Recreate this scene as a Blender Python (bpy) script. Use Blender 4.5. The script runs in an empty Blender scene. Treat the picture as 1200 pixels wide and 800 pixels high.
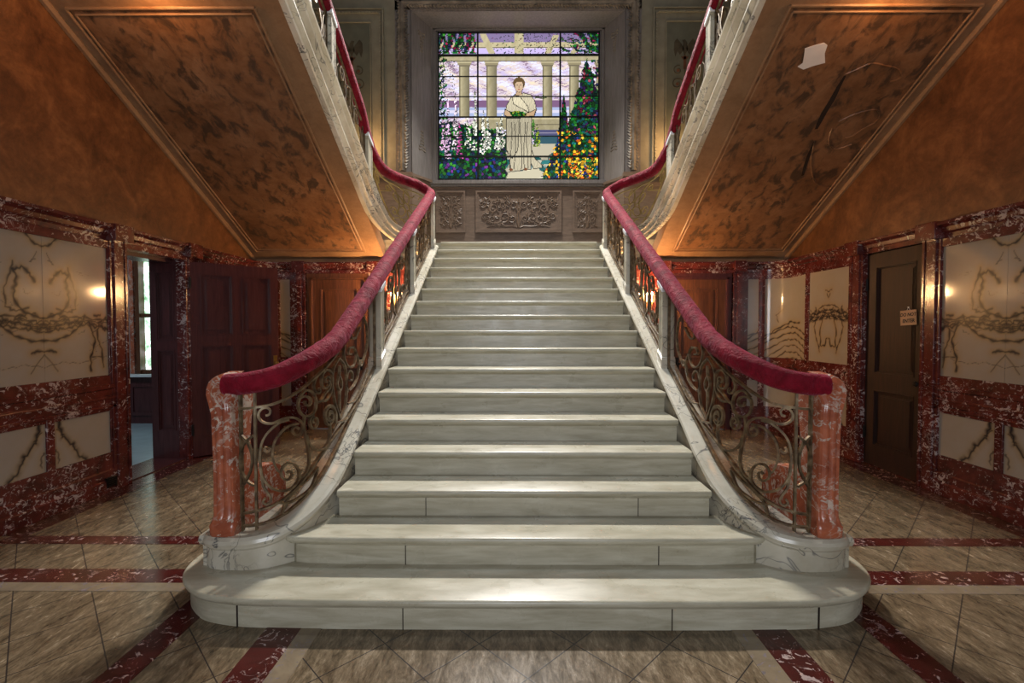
import bpy, bmesh, math, random
import numpy as np
from mathutils import Vector, Matrix
C = bpy.context.scene.collection
scn = bpy.context.scene
PI = math.pi

# ------------------------------------------------------------------ camera, world, light
cam_d = bpy.data.cameras.new('camera'); cam = bpy.data.objects.new('camera', cam_d); C.objects.link(cam)
cam_d.sensor_width = 36; cam_d.lens = 36*566/1200; cam_d.clip_start = .02
cam.location = (-.054, 0, 1.475); cam.rotation_euler = (PI/2-.03, 0, math.radians(.35))
scn.camera = cam
vs = scn.view_settings
vs.view_transform = 'Standard'; vs.look = 'None'; vs.gamma = 1; vs.use_curve_mapping = False; vs.exposure = 0.0

world = bpy.data.worlds.new('world'); scn.world = world; world.use_nodes = True
bg = world.node_tree.nodes['Background']; bg.inputs[0].default_value = (.70, .76, .86, 1); bg.inputs[1].default_value = .12

def light(name, kind, loc, energy, color, size=.1, rot=None, size_y=None, spread=None):
    d = bpy.data.lights.new(name, kind); d.energy = energy; d.color = color
    if kind == 'AREA':
        d.size = size
        if size_y: d.shape = 'RECTANGLE'; d.size_y = size_y
        if spread: d.spread = spread
    elif kind in ('POINT', 'SPOT'): d.shadow_soft_size = size
    o = bpy.data.objects.new(name, d); C.objects.link(o); o.location = loc
    if rot: o.rotation_euler = rot
    return o
def aim(o, p):
    o.rotation_euler = (Vector(p)-o.location).to_track_quat('-Z', 'Y').to_euler()
# assumed skylight over the landing, unseen above the frame, inferred from tread shadows
k = light('assumed_skylight_light', 'AREA', (0, 8.0, 7.5), 400, (1.0, .97, .92), .9, size_y=.4, spread=math.radians(125)); aim(k, (0, 3.2, 0))
h_ = light('upper_string_fill', 'AREA', (0, 3.6, 8.4), 45, (.74, .86, 1.0), 1.6, size_y=1.2, spread=math.radians(80)); aim(h_, (0, 5.0, 3.0))  # added cool fill without a known source, brightens the marble strings
# assumed daylight from an unseen entrance behind the camera
e_ = light('assumed_entrance_daylight', 'AREA', (0, -2.8, 1.9), 125, (.90, .94, 1.0), 2.4, size_y=1.8); aim(e_, (0, 5, 1.7))

# ------------------------------------------------------------------ helpers
def grp(o, label=None, cat=None, group=None, kind=None):
    if label: o['label'] = label
    if cat: o['category'] = cat
    if group: o['group'] = group
    if kind: o['kind'] = kind
    return o
def thing(name, label, cat, loc=(0,0,0), rz=0, group=None):
    o = bpy.data.objects.new(name, None); C.objects.link(o); o.location = loc; o.rotation_euler = (0, 0, rz)
    o.empty_display_size = .1
    return grp(o, label, cat, group)
class MB:
    def __init__(s): s.v = []; s.f = []; s.m = []; s.col = None; s.mi = 0
    def add(s, vs_, fs, mi=None):
        b = len(s.v); s.v += [tuple(map(float, p)) for p in vs_]
        s.f += [tuple(b+i for i in f) for f in fs]; s.m += [s.mi if mi is None else mi]*len(fs)
    def box(s, x0, x1, y0, y1, z0, z1, mi=None):
        s.add([(x0,y0,z0),(x1,y0,z0),(x1,y1,z0),(x0,y1,z0),(x0,y0,z1),(x1,y0,z1),(x1,y1,z1),(x0,y1,z1)],
              [(0,3,2,1),(4,5,6,7),(0,1,5,4),(1,2,6,5),(2,3,7,6),(3,0,4,7)], mi)
    def extr(s, prof, x0, x1, axis='x', mi=None):
        n = len(prof)
        def P(a, b, c): return {'x': (c,a,b), 'y': (a,c,b), 'z': (a,b,c)}[axis]
        s.add([P(a,b,x0) for a,b in prof]+[P(a,b,x1) for a,b in prof],
              [(i,(i+1)%n,n+(i+1)%n,n+i) for i in range(n)]+[tuple(range(n))[::-1], tuple(range(n,2*n))], mi)
    def rings(s, rings, closed=True, cap0=True, cap1=True, loop=False, mi=None):
        n = len(rings[0]); vs_ = [p for r in rings for p in r]; fs = []
        m = n if closed else n-1
        R = len(rings)
        for k in range(R if loop else R-1):
            a = k*n; b = ((k+1) % R)*n
            for i in range(m): fs.append((a+i, a+(i+1)%n, b+(i+1)%n, b+i))
        if closed and cap0 and not loop: fs.append(tuple(range(n))[::-1])
        if closed and cap1 and not loop: fs.append(tuple((R-1)*n+i for i in range(n)))
        s.add(vs_, fs, mi)
    def sweep(s, pts, nrm, sec, mi=None, scale=None):
        """sec: list of (a along nrm, b along T x nrm)"""
        P = [Vector(p) for p in pts]; rings = []
        for i, p in enumerate(P):
            t = (P[min(i+1, len(P)-1)]-P[max(i-1, 0)]).normalized()
            nn = Vector(nrm[i] if isinstance(nrm, list) else nrm); nn = (nn-t*nn.dot(t)).normalized(); b = t.cross(nn)
            k = scale[i] if scale else 1
            rings.append([p+nn*(a*k)+b*(c*k) for a, c in sec])
        s.rings(rings, mi=mi)
    def tube(s, pts, r, n=6, mi=None, scale=None):
        P = [Vector(p) for p in pts]; rings = []; nn = None
        for i, p in enumerate(P):
            t = (P[min(i+1, len(P)-1)]-P[max(i-1, 0)]).normalized()
            if nn is None: nn = t.orthogonal().normalized()
            nn = (nn-t*nn.dot(t)).normalized(); b = t.cross(nn); k = r*(scale[i] if scale else 1)
            rings.append([p+nn*(math.cos(2*PI*j/n)*k)+b*(math.sin(2*PI*j/n)*k) for j in range(n)])
        s.rings(rings, mi=mi)
    def lathe(s, prof, c=(0,0,0), n=16, mi=None):
        s.rings([[(c[0]+r*math.cos(2*PI*j/n), c[1]+r*math.sin(2*PI*j/n), c[2]+z) for j in range(n)] for r, z in prof], mi=mi)
def obj(name, mb, mats, parent=None, smooth=True, bevel=0, angle=35, label=None, base=None, sx=1, local=False, kind=None):
    me = bpy.data.meshes.new(name)
    off = Vector((0,0,0))
    if parent is not None and not local:
        q = parent
        while q is not None: off += q.location; q = q.parent
    v = np.array(mb.v, float).reshape(-1, 3)
    if sx != 1: v[:,0] *= sx
    origin = Vector((0,0,0))
    if parent is None and len(v):
        origin = Vector(((v[:,0].min()+v[:,0].max())/2, (v[:,1].min()+v[:,1].max())/2, v[:,2].min())); off = origin
    v = v-np.array(off)
    me.from_pydata([tuple(p) for p in v], [], mb.f)
    if not isinstance(mats, (list, tuple)): mats = [mats]
    for m_ in mats: me.materials.append(m_)
    if len(mats) > 1: me.polygons.foreach_set('material_index', mb.m)
    if mb.col is not None:
        at = me.color_attributes.new('tint', 'FLOAT_COLOR', 'POINT')
        at.data.foreach_set('color', np.array(mb.col, float).ravel())
    bm = bmesh.new(); bm.from_mesh(me)
    if mb.col is None: bmesh.ops.recalc_face_normals(bm, faces=bm.faces)
    bm.to_mesh(me); bm.free()
    if smooth: me.shade_smooth(); me.set_sharp_from_angle(angle=math.radians(angle))
    o = bpy.data.objects.new(name, me); C.objects.link(o)
    if parent is not None: o.parent = parent
    else: o.location = origin
    if bevel:
        b = o.modifiers.new('bevel', 'BEVEL'); b.width = bevel; b.segments = 2; b.limit_method = 'ANGLE'; b.angle_limit = math.radians(40)
    if label: o['label'] = label
    if kind: o['kind'] = kind
    return o
def struct(name, mb, mats, parent=None, **k):
    o = obj(name, mb, mats, parent, **k)
    if parent is None: o['kind'] = 'structure'
    return o
def structroot(name, loc):
    o = bpy.data.objects.new(name, None); C.objects.link(o); o.location = loc; o['kind'] = 'structure'; return o
def catmull(P, n=10):
    P = [np.array(p, float) for p in P]; out = []
    for i in range(len(P)-1):
        a = P[max(i-1,0)]; b = P[i]; c = P[i+1]; d = P[min(i+2, len(P)-1)]; L = np.linalg.norm(c-b)
        m1 = (c-a)/max(np.linalg.norm(c-a),1e-9)*L; m2 = (d-b)/max(np.linalg.norm(d-b),1e-9)*L
        k = n if L < 1 else 60
        for j in range(k):
            t = j/k; out.append((2*t**3-3*t*t+1)*b+(t**3-2*t*t+t)*m1+(-2*t**3+3*t*t)*c+(t**3-t*t)*m2)
    out.append(P[-1]); return np.array(out)

# ------------------------------------------------------------------ materials
class NT:
    def __init__(s, name):
        s.m = bpy.data.materials.new(name); s.m.use_nodes = True; s.t = s.m.node_tree; s.b = s.t.nodes['Principled BSDF']
    def n(s, typ, **ins):
        nd = s.t.nodes.new(typ)
        for k, v in ins.items():
            if k.startswith('_'): setattr(nd, k[1:], v)
            else: s.set(nd.inputs[k.replace('__', ' ')], v)
        return nd
    def set(s, sock, v):
        if isinstance(v, bpy.types.NodeSocket): s.t.links.new(v, sock)
        else: sock.default_value = (tuple(v)+(1,) if isinstance(v, (tuple, list)) and len(v) == 3 and sock.type == 'RGBA' else v)
    def coord(s, scale=(1,1,1), gen='Object', rot=(0,0,0)):
        tc = s.t.nodes.new('ShaderNodeTexCoord'); mp = s.t.nodes.new('ShaderNodeMapping')
        s.t.links.new(tc.outputs[gen], mp.inputs[0]); mp.inputs['Scale'].default_value = scale; mp.inputs['Rotation'].default_value = rot
        return mp.outputs[0]
    def world(s, scale=(1,1,1), rot=(0,0,0)):
        g = s.t.nodes.new('ShaderNodeNewGeometry'); mp = s.t.nodes.new('ShaderNodeMapping')
        s.t.links.new(g.outputs['Position'], mp.inputs[0]); mp.inputs['Scale'].default_value = scale; mp.inputs['Rotation'].default_value = rot
        return mp.outputs[0]
    def noise(s, vec, scale, detail=4, rough=.55, dist=0):
        return s.n('ShaderNodeTexNoise', Vector=vec, Scale=scale, Detail=detail, Roughness=rough, Distortion=dist).outputs['Fac']
    def ramp(s, fac, stops):
        nd = s.t.nodes.new('ShaderNodeValToRGB'); s.set(nd.inputs[0], fac); el = nd.color_ramp.elements
        while len(el) < len(stops): el.new(.5)
        for e, (p, c) in zip(el, stops):
            e.position = p; e.color = (c, c, c, 1) if isinstance(c, (int, float)) else tuple(c)+(1,)
        return nd.outputs[0]
    def mix(s, fac, a, b, mode='MIX'):
        nd = s.t.nodes.new('ShaderNodeMix'); nd.data_type = 'RGBA'; nd.blend_type = mode
        s.set(nd.inputs[0], fac); s.set(nd.inputs[6], a); s.set(nd.inputs[7], b); return nd.outputs[2]
    def math(s, op, a, b=0, c=None):
        nd = s.t.nodes.new('ShaderNodeMath'); nd.operation = op; s.set(nd.inputs[0], a); s.set(nd.inputs[1], b)
        if c is not None: s.set(nd.inputs[2], c)
        return nd.outputs[0]
    def bump(s, h, strength=.3, dist=.01):
        nd = s.n('ShaderNodeBump', Height=h, Strength=strength, Distance=dist); s.t.links.new(nd.outputs[0], s.b.inputs['Normal'])
    def out(s, col=None, rough=.5, metal=0, **k):
        if col is not None: s.set(s.b.inputs['Base Color'], col)
        s.set(s.b.inputs['Roughness'], rough); s.b.inputs['Metallic'].default_value = metal
        for a, v in k.items(): s.set(s.b.inputs[a.replace('__', ' ')], v)
        return s.m
    def vein(s, vec, scale, width, dist=1.2, detail=5):
        a = s.math('ABSOLUTE', s.math('SUBTRACT', s.noise(vec, scale, detail, .6, dist), .5))
        return s.ramp(a, [(0, 1.0), (width, 0.0)])

def m_step():
    t = NT('step_marble'); v = t.world((1,1,1))
    st = t.noise(t.world((1.2, 4, 9)), 3.0, 6, .6, .4)
    sp = t.noise(t.world((2, 5, 9)), 22, 4, .75)
    c = t.ramp(st, [(.25, (.31,.28,.195)), (.5, (.43,.395,.295)), (.75, (.55,.52,.41))])
    c = t.mix(t.ramp(sp, [(.60, 0.), (.70, .6)]), c, (.30,.26,.20))
    return t.out(c, t.ramp(t.noise(v, 6), [(.3,.24),(.7,.38)]))
def m_curb(name='veined_curb_marble', k=1.0):
    t = NT(name); v = t.world()
    base = t.ramp(t.noise(v, 2.5, 6, .6), [(.3, (.37*k,.325*k,.235*k)), (.55, (.53*k,.49*k,.395*k)), (.8, (.64*k,.61*k,.53*k))])
    m1 = t.ramp(t.noise(v, 1.7, 3), [(.5, 0.), (.62, 1.)])
    ve = t.math('MULTIPLY', t.vein(v, 4.5, .022, 1.6), m1)
    v2 = t.math('MULTIPLY', t.vein(t.world((1,1,1),(1,.4,2)), 2.2, .007, .8, 3), .8)
    c = t.mix(t.math('MAXIMUM', ve, v2), base, (.055,.06,.07))
    return t.out(c, .22)
def m_red(name, base, dark, patch, amt, vs_=1.0, rough=.2, vein=.012, vth=.5):
    t = NT(name); v = t.world((1,1,1))
    b = t.ramp(t.noise(v, 7*vs_, 6, .65, .5), [(.3, dark), (.62, base)])
    w = t.world((1.0,1.0,1.25), (.7,.6,.5))
    pn = t.noise(w, 15*vs_, 7, .66, 1.6)
    mask = t.ramp(t.noise(v, 2.3*vs_, 3), [(.40, amt-.035), (.65, amt+.06)])
    vw = 1 if amt > -5 else 0
    d = t.math('ADD', pn, t.math('MULTIPLY', mask, 1.0))
    p = t.ramp(t.math('SUBTRACT', d, .5), [(.125, 0.), (.145, 1.)])
    ve = t.vein(t.world((1,1,1),(2,1,.3)), 6*vs_, vein, 1.5)
    ve = t.math('MULTIPLY', ve, t.ramp(t.noise(v, 4), [(vth,0.),(vth+.1,.8)]))
    c = t.mix(t.math('MAXIMUM', p, ve), b, t.mix(t.noise(v, 30), patch, (.30,.24,.25)))
    return t.out(c, rough)
def m_attr(name, rough=.12, emit=None):
    t = NT(name); a = t.n('ShaderNodeAttribute', _attribute_name='tint')
    c = a.outputs['Color']
    if emit:
        t.out((.02,.02,.02), .15); t.set(t.b.inputs['Emission Color'], c); t.b.inputs['Emission Strength'].default_value = emit
        return t.m
    return t.out(t.mix(t.ramp(t.noise(t.world(), 9, 5), [(.3,.0),(.8,.25)]), c, t.mix(1., c, (.80,.70,.52), 'MULTIPLY')), rough)
def m_brown(name, a, b, c_, sc=(1,1,1), spots=None):
    t = NT(name); v = t.world(sc)
    n1 = t.noise(v, 2.6, 8, .68, .7); n2 = t.noise(v, 14, 6, .7, .4)
    c = t.ramp(t.math('ADD', t.math('MULTIPLY', n1, .7), t.math('MULTIPLY', n2, .3)), [(.33, a), (.5, b), (.66, c_)])
    if spots:
        sn = t.noise(t.world((1.3,.7,1),(0,0,.3)), 6.5, 5, .62, .5)
        c = t.mix(t.ramp(sn, [(.49, 0.), (.62, .9)]), c, spots)
    c = t.mix(t.ramp(t.noise(t.world((5,5,1)), 9, 4, .7), [(.70,0.),(.76,.5)]), c, (.42,.25,.13))
    t.bump(t.math('ADD', n2, t.math('MULTIPLY', t.noise(v, 40, 4), .4)), .35, .012)
    return t.out(c, .42)
def m_wood(name, a, b, rough=.3, axis=(14,14,1.2), bump=True):
    t = NT(name); n1 = t.noise(t.world(axis), 2.4, 6, .6, .8)
    t_ = t.ramp(n1, [(.3, a), (.7, b)])
    if bump: t.bump(t.noise(t.world(axis), 8, 4), .08, .004)
    return t.out(t_, rough)
def m_velvet():
    t = NT('crimson_velvet'); v = t.world()
    c = t.ramp(t.noise(v, 9, 5, .6, .5), [(.3, (.10,.002,.007)), (.7, (.27,.007,.024))])
    t.bump(t.math('ADD', t.noise(t.world((1,1,1)), 11, 4, .65, 2.0), t.math('MULTIPLY', t.noise(v, 60, 3), .12)), .8, .03)
    return t.out(c, .7, Sheen__Weight=.24, Sheen__Roughness=.35, Sheen__Tint=(.95,.35,.50,1), Specular__IOR__Level=.15)
def m_iron():
    t = NT('bronzed_iron'); v = t.world()
    c = t.ramp(t.noise(v, 22, 4), [(.35, (.07,.045,.025)), (.6, (.20,.14,.075)), (.75, (.30,.25,.17))])
    return t.out(c, .42, .55)
def m_plain(name, col, rough=.5, metal=0, var=.15):
    t = NT(name); c = t.mix(t.ramp(t.noise(t.world(), 6, 5), [(.3,0.),(.75,1.)]), tuple(x*(1-var) for x in col), tuple(min(1,x*(1+var)) for x in col))
    return t.out(c, rough, metal)
def m_emit(name, col, st):
    t = NT(name); return t.out((.8,.8,.8), .4, Emission__Color=tuple(col)+(1,), Emission__Strength=st)
def m_floor():
    t = NT('floor_stone'); w = t.world((1,1,1), (0,0,PI/4))
    sx = t.n('ShaderNodeSeparateXYZ', Vector=w)
    T = .312
    def seam(o, off):
        a = t.math('DIVIDE', t.math('ADD', o, off), T); fr = t.math('FRACT', a)
        d = t.math('MINIMUM', fr, t.math('SUBTRACT', 1., fr)); return d, t.math('FLOOR', a)
    d1, i1 = seam(sx.outputs[0], .155); d2, i2 = seam(sx.outputs[1], .155)
    d = t.math('MINIMUM', d1, d2)
    cmb = t.n('ShaderNodeCombineXYZ', X=i1, Y=i2)
    wn = t.n('ShaderNodeTexWhiteNoise', Vector=cmb.outputs[0]).outputs['Value']
    st = t.noise(t.world((3,1,1),(0,0,.5)), 5.5, 8, .72, .7)
    fine = t.noise(t.world((7,2,1),(0,0,.45)), 11, 7, .75)
    c = t.ramp(t.math('ADD', t.math('MULTIPLY', st, .6), t.math('MULTIPLY', fine, .4)), [(.36, (.042,.030,.018)), (.5, (.145,.105,.062)), (.62, (.27,.205,.13))])
    c = t.mix(t.ramp(wn, [(0., 0.), (1., .45)]), c, t.mix(1., c, (.62,.58,.55), 'MULTIPLY'))
    c = t.mix(t.ramp(d, [(.006, 1.), (.012, 0.)]), c, (.03,.024,.02))
    t.bump(t.ramp(d, [(.0, 0.), (.015, 1.)]), .06, .002)
    return t.out(c, t.ramp(st, [(.3,.16),(.7,.30)]))
M = dict(step=m_step(), curb=m_curb(), string=m_curb('lit_string_marble', 1.3),  # string: curb marble made lighter, light on the upper strings put into its colour
  red=m_red('rosso_marble', (.125,.022,.018), (.04,.008,.007), (.55,.45,.42), .035),
  newel=m_red('orange_rosso_marble', (.44,.125,.060), (.22,.050,.026), (.74,.56,.40), .052, .9, .22, .030, .38),
  panel=m_attr('cream_veined_marble', .10), strip=m_red('red_floor_inlay_marble', (.065,.010,.008), (.03,.005,.004), (.42,.30,.24), .0, 1.0, .2),
  grey=m_red('grey_veined_inlay_marble', (.22,.17,.11), (.14,.105,.07), (.035,.038,.04), .02, 1.0, .22),
  wall=m_brown('brown_plaster', (.055,.020,.009), (.155,.062,.024), (.29,.13,.052)),
  soffit=m_brown('mottled_brown_plaster', (.14,.062,.026), (.24,.115,.052), (.33,.175,.09), spots=(.060,.038,.025)),
  soffitp=m_brown('plain_brown_plaster', (.20,.105,.052), (.29,.165,.085), (.36,.215,.115)),
  door=m_wood('dark_mahogany', (.050,.013,.015), (.085,.025,.025), .26), door_l=m_wood('brown_mahogany', (.055,.018,.008), (.16,.060,.026), .32),
  door_d=m_wood('near_black_mahogany', (.009,.003,.002), (.036,.011,.007), .62),
  wain=m_wood('grey_brown_oak', (.16,.108,.075), (.27,.19,.135), .45, (2,2,9)), wainv=m_wood('grey_oak_casing', (.19,.17,.16), (.30,.275,.26), .38),
  velvet=m_velvet(), iron=m_iron(), cream=m_plain('sage_cream_paint', (.34,.31,.22), .6), creamd=m_plain('olive_grey_paint', (.19,.19,.135), .6),
  gold=m_plain('worn_gilt', (.42,.30,.13), .38, .6, .3), silverleaf=m_plain('silvered_carving', (.27,.225,.17), .55, .12, .5), lead=m_plain('black_lead', (.012,.012,.012), .4),
  glass=m_attr('stained_glass', emit=1.35), giltiron=m_plain('gilded_iron', (.34,.25,.09), .4, .5, .4), black=m_plain('black_hardware', (.015,.013,.012), .35, .6), brass=m_plain('brass', (.5,.32,.1), .3, 1),
  card=m_plain('tan_cardboard', (.50,.34,.22), .8), ink=m_plain('black_marker', (.02,.02,.02), .7), peel=m_plain('bare_white_plaster', (.80,.76,.72), .7, 0, .06),
  tear=m_plain('dark_torn_lath', (.02,.010,.006), .9), bulb=m_emit('candle_bulb', (1,.62,.28), 40), candle=m_plain('ivory_candle', (.75,.65,.5), .5),
  paleroom=m_plain('pale_blue_floor', (.30,.38,.42), .3), floor=m_floor(), whitecap=m_plain('white_marble_cap', (.72,.74,.76), .3, 0, .1),
  paint=m_plain('faded_stencil_paint', (.105,.085,.05), .7, 0, .4), paintr=m_plain('faded_rust_stencil', (.20,.08,.04), .7, 0, .3))
def m_outdoor():
    t = NT('daylit_garden_glass'); v = t.world()
    c = t.ramp(t.noise(v, 7, 6, .7), [(.35, (.06,.16,.07)), (.5, (.35,.50,.38)), (.62, (.85,.95,1.0))])
    return t.out((.1,.1,.1), .1, Emission__Color=c, Emission__Strength=3.2)
M['outdoor'] = m_outdoor()

# ------------------------------------------------------------------ the room shell
CZ = 2.39                       # top of the marble dado
SL = 8/15                       # slope of every flight
def nose(y): return SL*(y-2.0)
def sof(y): return 2.445+SL*(6.9-y)
def wp(u, d=0.0):
    """dado plan: u along the wall, d = distance out from the wall face into the room, left side"""
    if u <= 6.6: return (-3.72+d, u)
    if u <= 7.071:
        a = (u-6.6)/.3; r = .3-d
        return (-3.42-r*math.cos(a), 6.6+r*math.sin(a))
    return (-3.42+(u-7.071), 6.9-d)
def wbox(mb, u0, u1, z0, z1, d0, d1, sx=-1, mi=None, n=None):
    us = [u0]+[q for q in (6.6,)+tuple(6.6+.471*k/8 for k in range(1,9)) if u0 < q < u1]+[u1]
    R = []
    for u in us:
        a = wp(u, d0); b = wp(u, d1); k = -sx
        R.append([(a[0]*k,a[1],z0),(b[0]*k,b[1],z0),(b[0]*k,b[1],z1),(a[0]*k,a[1],z1)])
    mb.rings(R, mi=mi)
def wprof(mb, u0, u1, prof, sx=-1, mi=None):
    us = [u0]+[q for q in (6.6,)+tuple(6.6+.471*k/8 for k in range(1,9)) if u0 < q < u1]+[u1]
    R = []
    for u in us:
        R.append([(wp(u,d)[0]*-sx, wp(u,d)[1], z) for d, z in prof])
    mb.rings(R, mi=mi)

mb = MB(); mb.box(-3.80, 3.80, -3, 6.95, -.06, 0)
struct('floor', mb, M['floor'], smooth=False)
mb = MB(); mb.box(-9.5, -3.80, 3.0, 7.6, -.06, .0); struct('floor', mb, M['paleroom'], smooth=False)
trim_i = [0]
def trim(x0, x1, y0, y1, m, z=.0025):
    trim_i[0] += 1; b = MB(); b.box(x0,x1,y0,y1,-.01,z); struct('trim_%d' % trim_i[0], b, m, smooth=False)
for s in (-1, 1):
    def T(a, b, y0, y1, m, z=.0025): trim(min(s*a,s*b), max(s*a,s*b), y0, y1, m, z)
    T(1.10, 1.27, -3, 2.6, M['strip']); T(1.655, 1.81, -3, 2.73, M['strip'])
    T(1.00, 1.10, -3, 2.6, M['grey'], .002)
    T(1.655, 3.60, 2.73, 2.885, M['strip'], .003); T(1.60, 3.60, 3.225, 3.345, M['strip'])
    T(1.81, 3.60, 2.64, 2.73, M['grey'], .002)
    T(3.50, 3.70, 3.345, 6.7, M['strip'], .002)

def veins(seed, w, h, belt, loops=True, pair=True, kind=0):
    """vein polylines in (a, z): a measured from the book-matched seam"""
    r = random.Random(seed); L = []
    def jit(P, amp, sub=6, wd=1.0):
        out = []
        for (a, b) in zip(P[:-1], P[1:]):
            for k in range(sub):
                t = k/sub; out.append((a[0]+(b[0]-a[0])*t+r.uniform(-amp,amp), a[1]+(b[1]-a[1])*t+r.uniform(-amp,amp)))
        out.append(P[-1]); L.append((out, wd))
    if kind == 0:
        for k in range(4):
            z0 = belt-.02*k; jit([(0, z0-.02), (w*.25, z0+r.uniform(-.01,.03)), (w*.5, z0+.04), (w*.75, z0+.02), (w, z0+r.uniform(-.03,.03))], .016, 7, r.uniform(.6,1.4))
        jit([(0, belt-.15), (.10, belt-.15), (.22, belt-.11), (.32, belt-.03), (.36, belt+.05)], .007, 5, 1.2)
        jit([(.0, belt+.02), (.11, belt+.05), (.19, belt+.10), (.225, belt+.20), (.20, belt+.30), (.215, belt+.38), (.15, belt+.40), (.10, belt+.36), (.06, belt+.30)], .010, 4, 1.5)
        jit([(.12, belt+.10), (.20, belt+.07), (.27, belt+.10), (.29, belt+.20), (.25, belt+.33), (.22, belt+.44)], .010, 4, .8)
        jit([(.40, belt), (.43, belt-.10), (.46, belt-.17), (.41, belt-.30), (.41, belt-.42)], .008, 4, 1.2)
        jit([(.50, belt-.02), (.48, belt-.12), (.52, belt-.24), (.54, belt-.40)], .008, 4, 1.0)
        jit([(.42, belt-.30), (.52, belt-.31)], .006, 4, .7)
        jit([(0, belt-.24), (.05, belt-.23), (.10, belt-.245)], .004, 4, 1.1); jit([(0, belt-.26), (.06, belt-.33), (.11, belt-.40)], .003, 4, .5)
        jit([(0, belt+.58), (.06, belt+.60), (.13, belt+.66), (.22, belt+.70)], .008, 4, 1.0)
        for k in range(26):
            a0 = r.uniform(0,w); z0 = belt-.02+r.gauss(0,.035); jit([(a0,z0),(a0+r.uniform(-.06,.06),z0+r.uniform(-.03,.03)),(a0+r.uniform(-.08,.08),z0+r.uniform(-.05,.05))], .006, 3, r.uniform(.3,1.1))
        for k in range(9):
            a0 = r.uniform(0,w); z0 = belt+r.uniform(-.35,.5); jit([(a0,z0),(a0+r.uniform(-.1,.1),z0+r.uniform(-.05,.05)),(a0+r.uniform(-.15,.15),z0+r.uniform(-.10,.10))], .008, 4, r.uniform(.08,.35))
        jit([(0,belt-.36),(.15,belt-.33),(.3,belt-.35),(w,belt-.30)], .008, 5, .25)
    elif kind == 1:            # lower panels
        jit([(.04, .74), (.06, .62), (.10, .57), (.16, .50), (.20, .42), (.28, .35)], .010, 5, 1.8)
        jit([(.03,.66),(.09,.60)], .006, 4, 1.0); jit([(.0,.50),(.05,.46),(.03,.38)], .01, 4, .6)
    elif kind == 2:            # sweeping arcs
        for k in range(7):
            z0 = belt-.10-.085*k
            jit([(0, z0-.05), (w*.3, z0+.06), (w*.6, z0+.05), (w, z0-.07-.02*k)], .012, 7, r.uniform(.5,1.5))
        jit([(w*.2,belt+.02),(w*.5,belt+.02),(w*.75,belt-.06),(w,belt-.22)], .01, 6, 1.1)
        jit([(w*.75,belt+.02),(w*.78,belt+.12),(w*.68,belt+.20)], .01, 4, .5); jit([(w*.5,belt-.62),(w*.7,belt-.7),(w*.8,belt-.85)], .01, 4, 1.)
    elif kind == 3:            # dragonfly belt
        for k in range(5):
            z0 = belt+.06-.025*k; jit([(0, z0), (w*.4, z0-.01+r.uniform(-.02,.02)), (w*.75, z0-.04), (w, z0-.05)], .016, 6, r.uniform(.7,1.5))
        for k in range(16):
            a0 = r.uniform(0,w); z0 = belt+.02+r.gauss(0,.03); jit([(a0,z0),(a0+r.uniform(-.05,.05),z0+r.uniform(-.03,.03)),(a0+r.uniform(-.06,.06),z0+r.uniform(-.05,.05))], .006, 3, r.uniform(.4,1.1))
        jit([(0, belt+.12), (w*.3, belt+.11), (w*.6, belt+.05)], .008, 5, .8)
        jit([(w*.28, belt-.02), (w*.38, belt-.15), (w*.40, belt-.28), (w*.35, belt-.38), (w*.15, belt-.36), (w*.05, belt-.28)], .010, 5, 1.0)
        jit([(w*.6, belt-.03), (w*.70, belt-.15), (w*.62, belt-.28), (w*.45, belt-.38), (w*.42,belt-.45)], .010, 5, .9)
        jit([(0, belt+.28), (w*.15, belt+.30)], .006, 4, .7); jit([(0, belt+.20), (w*.08, belt+.26)], .004, 3, .6)
        jit([(0, belt-.74), (w*.25, belt-.80), (w*.4, belt-.92), (w*.45, belt-1.0)], .008, 4, 1.3)
    return L
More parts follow.
